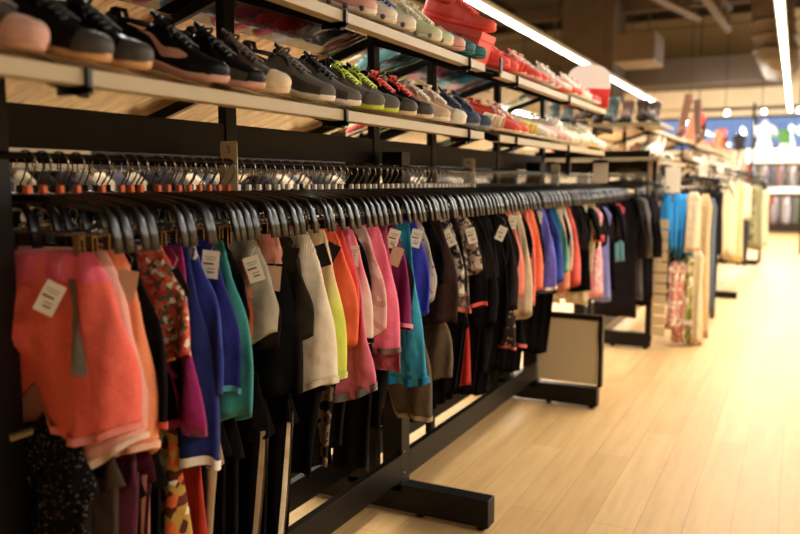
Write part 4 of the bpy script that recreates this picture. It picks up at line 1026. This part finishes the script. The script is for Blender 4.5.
for r, (a, b, w_) in enumerate(((10.85, 12.1, 'third'), (14.3, 16.0, 'fourth'))):
    cols = [SAL, sp((230, 170, 140)), RD, RD, sp((236, 180, 90)), BLK, TANB]
    cn = ['salmon', 'pale salmon', 'red', 'bright red', 'amber', 'black', 'tan']
    for k in range(7):
        Y = a+(b-a)*k/6.5
        boot(flat_on(Y, UZ, -1.36), 'tall_boot', '%s tall boot on top of the %s rack' % (cn[k], w_), cols[k], CR, [.34, .32, .40, .38, .2, .3, .25][k], cat='boot')
        boot(flat_on(Y+.05, LZ, -1.36), 'ankle_boot', '%s ankle boot on the lower shelf of the %s rack' % (['white', 'black', 'cream', 'dark brown', 'off-white', 'jet black', 'ivory'][k], w_), [WT, BLK, CR, DBR, WT, BLK, CR][k], BLK, .15, cat='boot')
# ---------------------------------------------------------------- clothes on the farther racks
def far(u0, u1, v0, v1, Y, kind, name, cat, label, mat, group=None, th=.028, **k):
    a = onY(u0, v0, Y); b = onY(u1, v1, Y)
    return garment(kind, ((a.x+b.x)/2, Y, a.z), name, label, cat, mat, a.z-b.z, hw=abs(b.x-a.x)/2, th=th, seed=u0, lo=True, group=group, wv=.018, **k)
def far_hang(x, Y, z, rz=0):
    h = place_hanger(Y, rx=x, dz=z-WTOP, proto=hp_f, label='blurred hanger on the farther racks beyond the long rack', group='hangers on the farther racks', rz=rz)
    return h
# hooded tops hanging in the gap before the second rack
hd = [(628, 642, 188, 318, 6.38, (30, 26, 28), 'black hoodie'), (634, 648, 186, 300, 6.42, (84, 78, 72), 'grey-brown hoodie'), (638, 654, 184, 306, 6.46, (18, 16, 20), 'long black coat'), (645, 658, 184, 300, 6.51, (26, 23, 28), 'charcoal zip hoodie')]
for k, (u0, u1, v0, v1, Y, c, nm) in enumerate(hd):
    a = onY(u1, v0, Y); b = onY(u1, v1, Y)
    garment('top', (a.x-.17, Y, WTOP+.04), 'hooded_jacket', '%s hanging just left of the slatted end panel, %s in line' % (nm, ['first', 'second', 'third', 'fourth'][k]), 'jacket', F(c), WTOP+.04-b.z, hw=.16, th=.022, seed=k, lo=True, sleeve=(.5, None))
    far_hang(a.x-.17, Y, WTOP+.04)
for k in range(5):
    u0 = 662+k*5
    far(u0, u0+9, 194, 258+2*k, 6.72+.05*k, 'shorts', 'bright_blue_shorts', 'shorts', 'bright sky blue shorts in the row of identical ones on the second rack', F((40, 138, 204)), 'bright blue shorts on the second rack')
ff = [(668, 678, 262, 330, 6.80, 'dress', 'pink_dress', 'dress', 'faded pink floral dress below the blue shorts', F((206, 140, 116), 'floral', (212, 166, 140), (190, 116, 100), scale=40)),
 (674, 684, 262, 342, 6.84, 'dress', 'rose_dress', 'dress', 'rose patterned dress below the blue shorts', F((206, 130, 112), 'floral', (218, 184, 150), (176, 96, 84), scale=40)),
 (682, 692, 255, 342, 6.88, 'dress', 'olive_dress', 'dress', 'olive and cream dress below the blue shorts', F((176, 160, 90), 'floral', (220, 204, 160), (130, 130, 60), scale=24)),
 (686, 700, 192, 252, 6.75, 'top', 'cream_hoodie', 'top', 'cream knitted top right of the bright blue shorts', F((232, 210, 172))),
 (690, 702, 250, 345, 6.95, 'dress', 'cream_dress', 'dress', 'long cream dress reaching nearly to the floor', F((228, 204, 160))),
 (697, 708, 194, 338, 7.1, 'dress', 'sand_dress', 'dress', 'long sand coloured dress at the aisle edge', F((222, 184, 130))),
 (703, 714, 198, 315, 8.2, 'dress', 'denim_dress', 'dress', 'blue grey denim dress past the sand coloured one', F((96, 106, 116))),
 (709, 716, 190, 318, 8.45, 'pants', 'black_trousers', 'trousers', 'black trousers at the far end of the second rack', F((30, 28, 30))),
 (712, 722, 184, 262, 10.2, 'dress', 'black_white_dress', 'dress', 'black dress with a white print left of the cream blouses', F((34, 32, 34), 'dots', (220, 214, 200), scale=8)),
 (719, 730, 180, 256, 10.6, 'top', 'cream_blouse', 'blouse', 'cream blouse, leftmost of the blouses on the third rack', F((236, 214, 170))),
 (725, 736, 180, 260, 10.9, 'top', 'ivory_blouse', 'blouse', 'long ivory blouse, second of the blouses on the third rack', F((240, 222, 186))),
 (731, 742, 182, 262, 11.2, 'top', 'butter_blouse', 'blouse', 'butter yellow blouse, third of the blouses on the third rack', F((240, 214, 150))),
 (737, 751, 184, 220, 11.5, 'top', 'white_blouse', 'blouse', 'short white blouse with a wide sleeve, last of the blouses', F((246, 232, 206))),
 (736, 748, 220, 266, 12.1, 'pants', 'slate_trousers', 'trousers', 'slate blue trousers below the white blouse', F((64, 66, 72))),
 (746, 756, 184, 246, 12.6, 'dress', 'green_floral_dress', 'dress', 'grey green floral dress right of the blouses', F((136, 130, 88), 'camo', (176, 166, 120), (100, 100, 70), scale=9)),
 (752, 762, 186, 250, 13.2, 'dress', 'sage_dress', 'dress', 'sage green dress right of the floral one', F((150, 146, 110))),
 (758, 768, 190, 246, 14.2, 'dress', 'pale_dress', 'dress', 'pale beige dress at the far end of the row', F((222, 204, 164)))]
for q in ff:
    far(*q[:9], q[9])
    if q[2] < 200:
        a = onY((q[0]+q[1])/2, q[2], q[4]); far_hang(a.x, q[4], a.z+.01)
# waterfall arms that carry the outermost garments
for (Y, lab) in ((6.78, 'second'), (8.3, 'second, far end of the second'), (10.9, 'third'), (12.7, 'space past the third')):
    pass
# racks' own rows of dark clothes, three rows
rows = [(6.72, 8.4, 22, 'second'), (10.35, 12.1, 18, 'third'), (14.25, 16.0, 14, 'fourth')]
pal = [(40, 36, 38), (90, 80, 70), (200, 180, 150), (60, 60, 70), (170, 150, 120), (30, 28, 30)]
fc = {}
for (a, b, n, w_) in rows:
    for s in (0, 1):
        for k in range(n):
            Y = a+(b-a)*k/n; c = (k*5+s) % 6; rx = RX if s == 0 else -1.66
            if c not in fc: fc[c] = garment('top', (rx, Y, WTOP), 'hanging_shirt', '', 'shirt', F(pal[c]), .62, hw=.19, th=.03, seed=k, lo=True); g = fc[c]
            else: g = copy_tree(fc[c]); g.location = (rx, Y, WTOP)
            g['label'] = '%s shirt in the packed row on the %s rack, %s' % (['black', 'brown grey', 'cream', 'slate', 'tan', 'jet black'][c], w_, 'aisle side' if s == 0 else 'back side'); g['group'] = '%s shirts on the %s rack, side %s' % (['black', 'brown grey', 'cream', 'slate', 'tan', 'jet black'][c], w_, 'a' if s == 0 else 'b')
            if s == 0: far_hang(rx, Y, WTOP)

for k, (u0, u1, v0, v1, Y) in enumerate(((665, 681, 167, 193, 6.7), (699, 708, 163, 178, 9.0), (717, 724, 164, 176, 10.5), (731, 737, 166, 177, 12.6))):
    a = onY(u0, v1, Y); b = onY(u1, v0, Y)
    e = empty('rack_sign', ((a.x+b.x)/2, Y, a.z), ['large', 'medium', 'small', 'smallest'][k]+' cream sign card on the racks along the aisle, '+['above the bright blue shorts', 'past the second rack', 'over the blouses', 'farthest down the row'][k], 'sign')
    MB().box((0, 0, (b.z-a.z)/2), (b.x-a.x, .006, b.z-a.z)).build('card', WHITEP, e, smooth=False)
    MB().tube([(0, .01, -.07), (0, .01, .03)], .006, 6).build('card_stem', STEEL, e)
# ---------------------------------------------------------------- display along the back wall
Yd = 23.4
def bw(u0, u1, v0, v1, Y=Yd):
    a = onY(u0, v1, Y); b = onY(u1, v0, Y); return a.x, b.x, a.z, b.z
x0, x1, z0, z1 = bw(746, 800, 148, 163)
e = empty('display_ledge', (x0, Yd, z0), 'bright white display counter top under the windows, carrying the mannequin bust', 'display')
MB().box(((x1-x0)/2+1, .25, (z1-z0)/2), (x1-x0+2, .7, z1-z0)).build('white_fascia', plain((244, 242, 236), .4, 0, .01, 3), e, smooth=False)
xa, xb, za, zb = bw(768, 800, 187, 193)
MB().box(((xa+xb)/2-x0+1, .2, (za+zb)/2-z0), (xb-xa+2, .6, zb-za)).build('lower_ledge', plain((236, 240, 246), .4, 0, .01, 3), e, smooth=False)
MB().box(((x1-x0)/2+1, .58, -z0/2+.01), (x1-x0+2, .04, z0)).build('back_panel', plain((70, 62, 56), .7), e, smooth=False)
for q, (zz) in enumerate((z0-.06, za-.06)):
    mb = MB(); mb.tube([(.1, .1, zz-z0), (x1-x0+2, .1, zz-z0)], .02, 8); mb.build('clothes_rail', STEEL, e)
pal2 = [((150, 60, 60), 'dull red'), ((90, 90, 110), 'slate'), ((190, 190, 200), 'pale grey'), ((110, 110, 90), 'khaki'), ((160, 160, 170), 'silver grey'), ((96, 104, 80), 'olive'), ((80, 66, 50), 'brown'), ((140, 120, 120), 'mauve grey'), ((60, 56, 60), 'charcoal')]
gc = {}
for row, (zt, zb2, u0, u1, nm) in enumerate(((z0-.08, onY(775, 187, Yd).z+.02, 750, 798, 'upper'), (za-.08, .25, 768, 798, 'lower'))):
    n = 16 if row == 0 else 11
    for k in range(n):
        u = u0+(u1-u0)*k/(n-1); p = onY(u, 170, Yd+.1); c, cn = pal2[(k*4+row) % 9]
        g = garment('pants', (p.x, Yd+.1, zt), 'hanging_trousers', '%s trousers hanging on the %s rail along the back wall' % (cn, nm), 'trousers', F(c), zt-zb2, hw=.085, th=.05, seed=k, lo=True, group='%s trousers on the %s back rail' % (cn, nm))
# mannequin bust
p = onY(764, 148, Yd)
e = empty('mannequin_bust', (p.x, Yd, z1), 'glossy white headless mannequin torso on the white counter by the window', 'mannequin')
sc = (onY(764, 120, Yd).z-z1)/.80
mb = MB(); prof = [(0, .20, .13), (.12, .21, .14), (.25, .15, .11), (.4, .19, .14), (.52, .22, .14), (.62, .23, .12), (.68, .14, .09), (.71, .07, .07), (.78, .06, .06), (.80, .05, .05)]
mb.loft([[(w*sc*math.cos(2*PI*k/24), d_*sc*math.sin(2*PI*k/24), z*sc) for k in range(24)] for z, w, d_ in prof], True, True, True)
for s in (-1, 1): mb.tube([(s*.2*sc, 0, .6*sc), (s*.27*sc, 0, .5*sc), (s*.28*sc, 0, .36*sc)], [.06*sc, .055*sc, .045*sc], 12)
mb.build('torso', plain((246, 246, 246), .3, 0, .01, 3), e)
MB().tube([(0, 0, -.0), (0, 0, .02)], .16*sc, 20).build('base_plate', STEEL, e)
p = onY(784, 148, Yd)
e = empty('potted_plant', (p.x, Yd, z1), 'low green plant on the white counter right of the mannequin', 'plant')
MB().tube([(0, 0, 0), (0, 0, .12)], [.1, .13], 14).build('pot', WHITEP, e)
mb = MB()
for k in range(60):
    a = k*2.4; r = .1+.35*R.random(); h = .3-.35*(r-.1)+.1*R.random(); c = Vector((math.cos(a)*r, math.sin(a)*r*.6, .12+h)); d_ = Vector((math.cos(a), math.sin(a)*.6, .3))*.1
    sd = Vector((-math.sin(a), math.cos(a), 0))*.035
    mb.poly([c-d_, c+sd, c+d_, c-sd]); mb.tube([(0, 0, .1), c-d_], .005, 4)
mb.build('leaves', plain((110, 170, 60), .5, 0, .1, 5), e)
p = onY(739, 150, 20); q = onY(739, 132, 20)
e = empty('dress_form', (p.x, 20, 0), 'small dark dress form left of the mannequin bust, beside the window', 'mannequin')
MB().tube([(0, 0, .03), (0, 0, p.z)], .03, 8).build('pole', STEEL, e); MB().tube([(0, 0, 0), (0, 0, .03)], .25, 20).build('base_plate', BLACKMETAL, e)
hgt = q.z-p.z
MB().loft([[(w*math.cos(2*PI*k/16), w*.7*math.sin(2*PI*k/16), p.z+z*hgt) for k in range(16)] for z, w in ((0, .14), (.3, .1), (.6, .17), (.8, .15), (.88, .05), (1, .04))], True, True, True).build('torso', plain((40, 38, 44), .5), e)
# hanging rail in front of the window wall
p0 = onY(690, 111, 21); p1 = onY(800, 111, 21)
e = empty('ceiling_track', (p0.x, 21, p0.z), 'thin dark track hanging across the far windows', 'track')
MB().box(((p1.x-p0.x)/2+1, 0, 0), (p1.x-p0.x+2, .05, .05)).build('track_bar', BLACKMETAL, e, smooth=False)
mb = MB()
for k in range(5): mb.tube([(k*(p1.x-p0.x)/3, 0, 0), (k*(p1.x-p0.x)/3, 0, ZC-p0.z)], .01, 6)
mb.build('hanging_rods', BLACKMETAL, e)
mb = MB()
for u in (727, 764, 799):
    x = onY(u, 118, 21).x-p0.x; mb.tube([(x, 0, -.03), (x, 0, -.12)], .035, 10)
mb.build('spotlight_heads', emit((1, .93, .8), 12), e)
for u in (727, 764, 799):
    la = bpy.data.lights.new('display_lamp', 'POINT'); la.energy = 60; la.color = (1, .96, .88); la.shadow_soft_size = .05
    lo_ = bpy.data.objects.new('display_lamp', la); COL.objects.link(lo_); lo_.parent = e; lo_.location = (onY(u, 118, 21).x-p0.x, 0, -.2)
pp = onY(751, 180, 19); pt = onY(751, 103, 19)
e = empty('sign_pole', (pp.x, 19, 0), 'thin black upright pole rising in front of the far windows', 'pole')
MB().tube([(0, 0, .02), (0, 0, pt.z)], .03, 10).build('pole_shaft', BLACKMETAL, e); MB().tube([(0, 0, 0), (0, 0, .02)], .22, 20).build('pole_base', BLACKMETAL, e)
# dark rack end at the right border of the view
xq = onY(797, 200, 17)
e = empty('garment_rack', (xq.x+.5, 17, 0), 'dark stand of black coats at the extreme right edge of the view', 'clothing rack')
mb = MB(); mb.tube([(-.4, 0, .02), (-.4, 0, 1.75), (.9, 0, 1.75), (.9, 0, .02)], .025, 8); mb.box((-.4, 0, .03), (.06, .6, .05)).box((.9, 0, .03), (.06, .6, .05)); mb.build('rack_frame', BLACKMETAL, e)
for k in range(6):
    garment('top', (xq.x+.15+k*.2, 17, 1.74), 'black_coat', 'black coat on the stand at the right edge', 'coat', F((24, 22, 26)), 1.1, hw=.11, th=.2, seed=k, lo=True, group='black coats at the right edge')
# racks in the next aisle to the left, glimpsed between and under the clothes
for k, (x, y0) in enumerate(((-4.2, 1.5), (-4.2, 5.2), (-4.2, 8.9))):
    e = empty('garment_rack', (x, y0, 0), 'black rack in the next aisle, %s one, glimpsed behind the long rack' % ['nearest', 'middle', 'farthest'][k], 'clothing rack')
    mb = MB()
    for yy in (0, 3.6): mb.box((0, yy, .06), (.8, .07, .1)).box((0, yy, .9), (.08, .07, 1.6))
    mb.box((0, 1.8, 1.60), (.03, 3.6, .28)); mb.build('rack_frame', BLACKMETAL, e, smooth=False)
    for s in (-1, 1):
        mb = MB(); mb.tube([(s*.14, 0, 1.45), (s*.14, 3.6, 1.45)], .012, 8); mb.build('hanging_rail', STEEL, e)
    M2 = MB().box((0, 1.8, 1.92), (.7, 3.6, .03)); M2.build('top_shelf', CREAM, e, smooth=False)
    MB().box((0, 1.8, 1.81), (.04, 3.6, .2)).build('shelf_support', BLACKMETAL, e, smooth=False)
    if k == 0: MB().box((.06, 1.88, 1.52), (.03, .6, .15)).build('cream_header', CREAM, e, smooth=False)
    for j in range(24):
        c = (j*7) % 6
        g = copy_tree(fc[c]); g.location = (x+.14, y0+.15+j*.142, 1.44); g['label'] = '%s shirt on the %s rack of the next aisle' % (['black', 'brown grey', 'cream', 'slate', 'tan', 'jet black'][c], ['nearest', 'middle', 'farthest'][k]); g['group'] = '%s shirts in the next aisle, rack %s' % (['black', 'brown grey', 'cream', 'slate', 'tan', 'jet black'][c], ['one', 'two', 'three'][k])
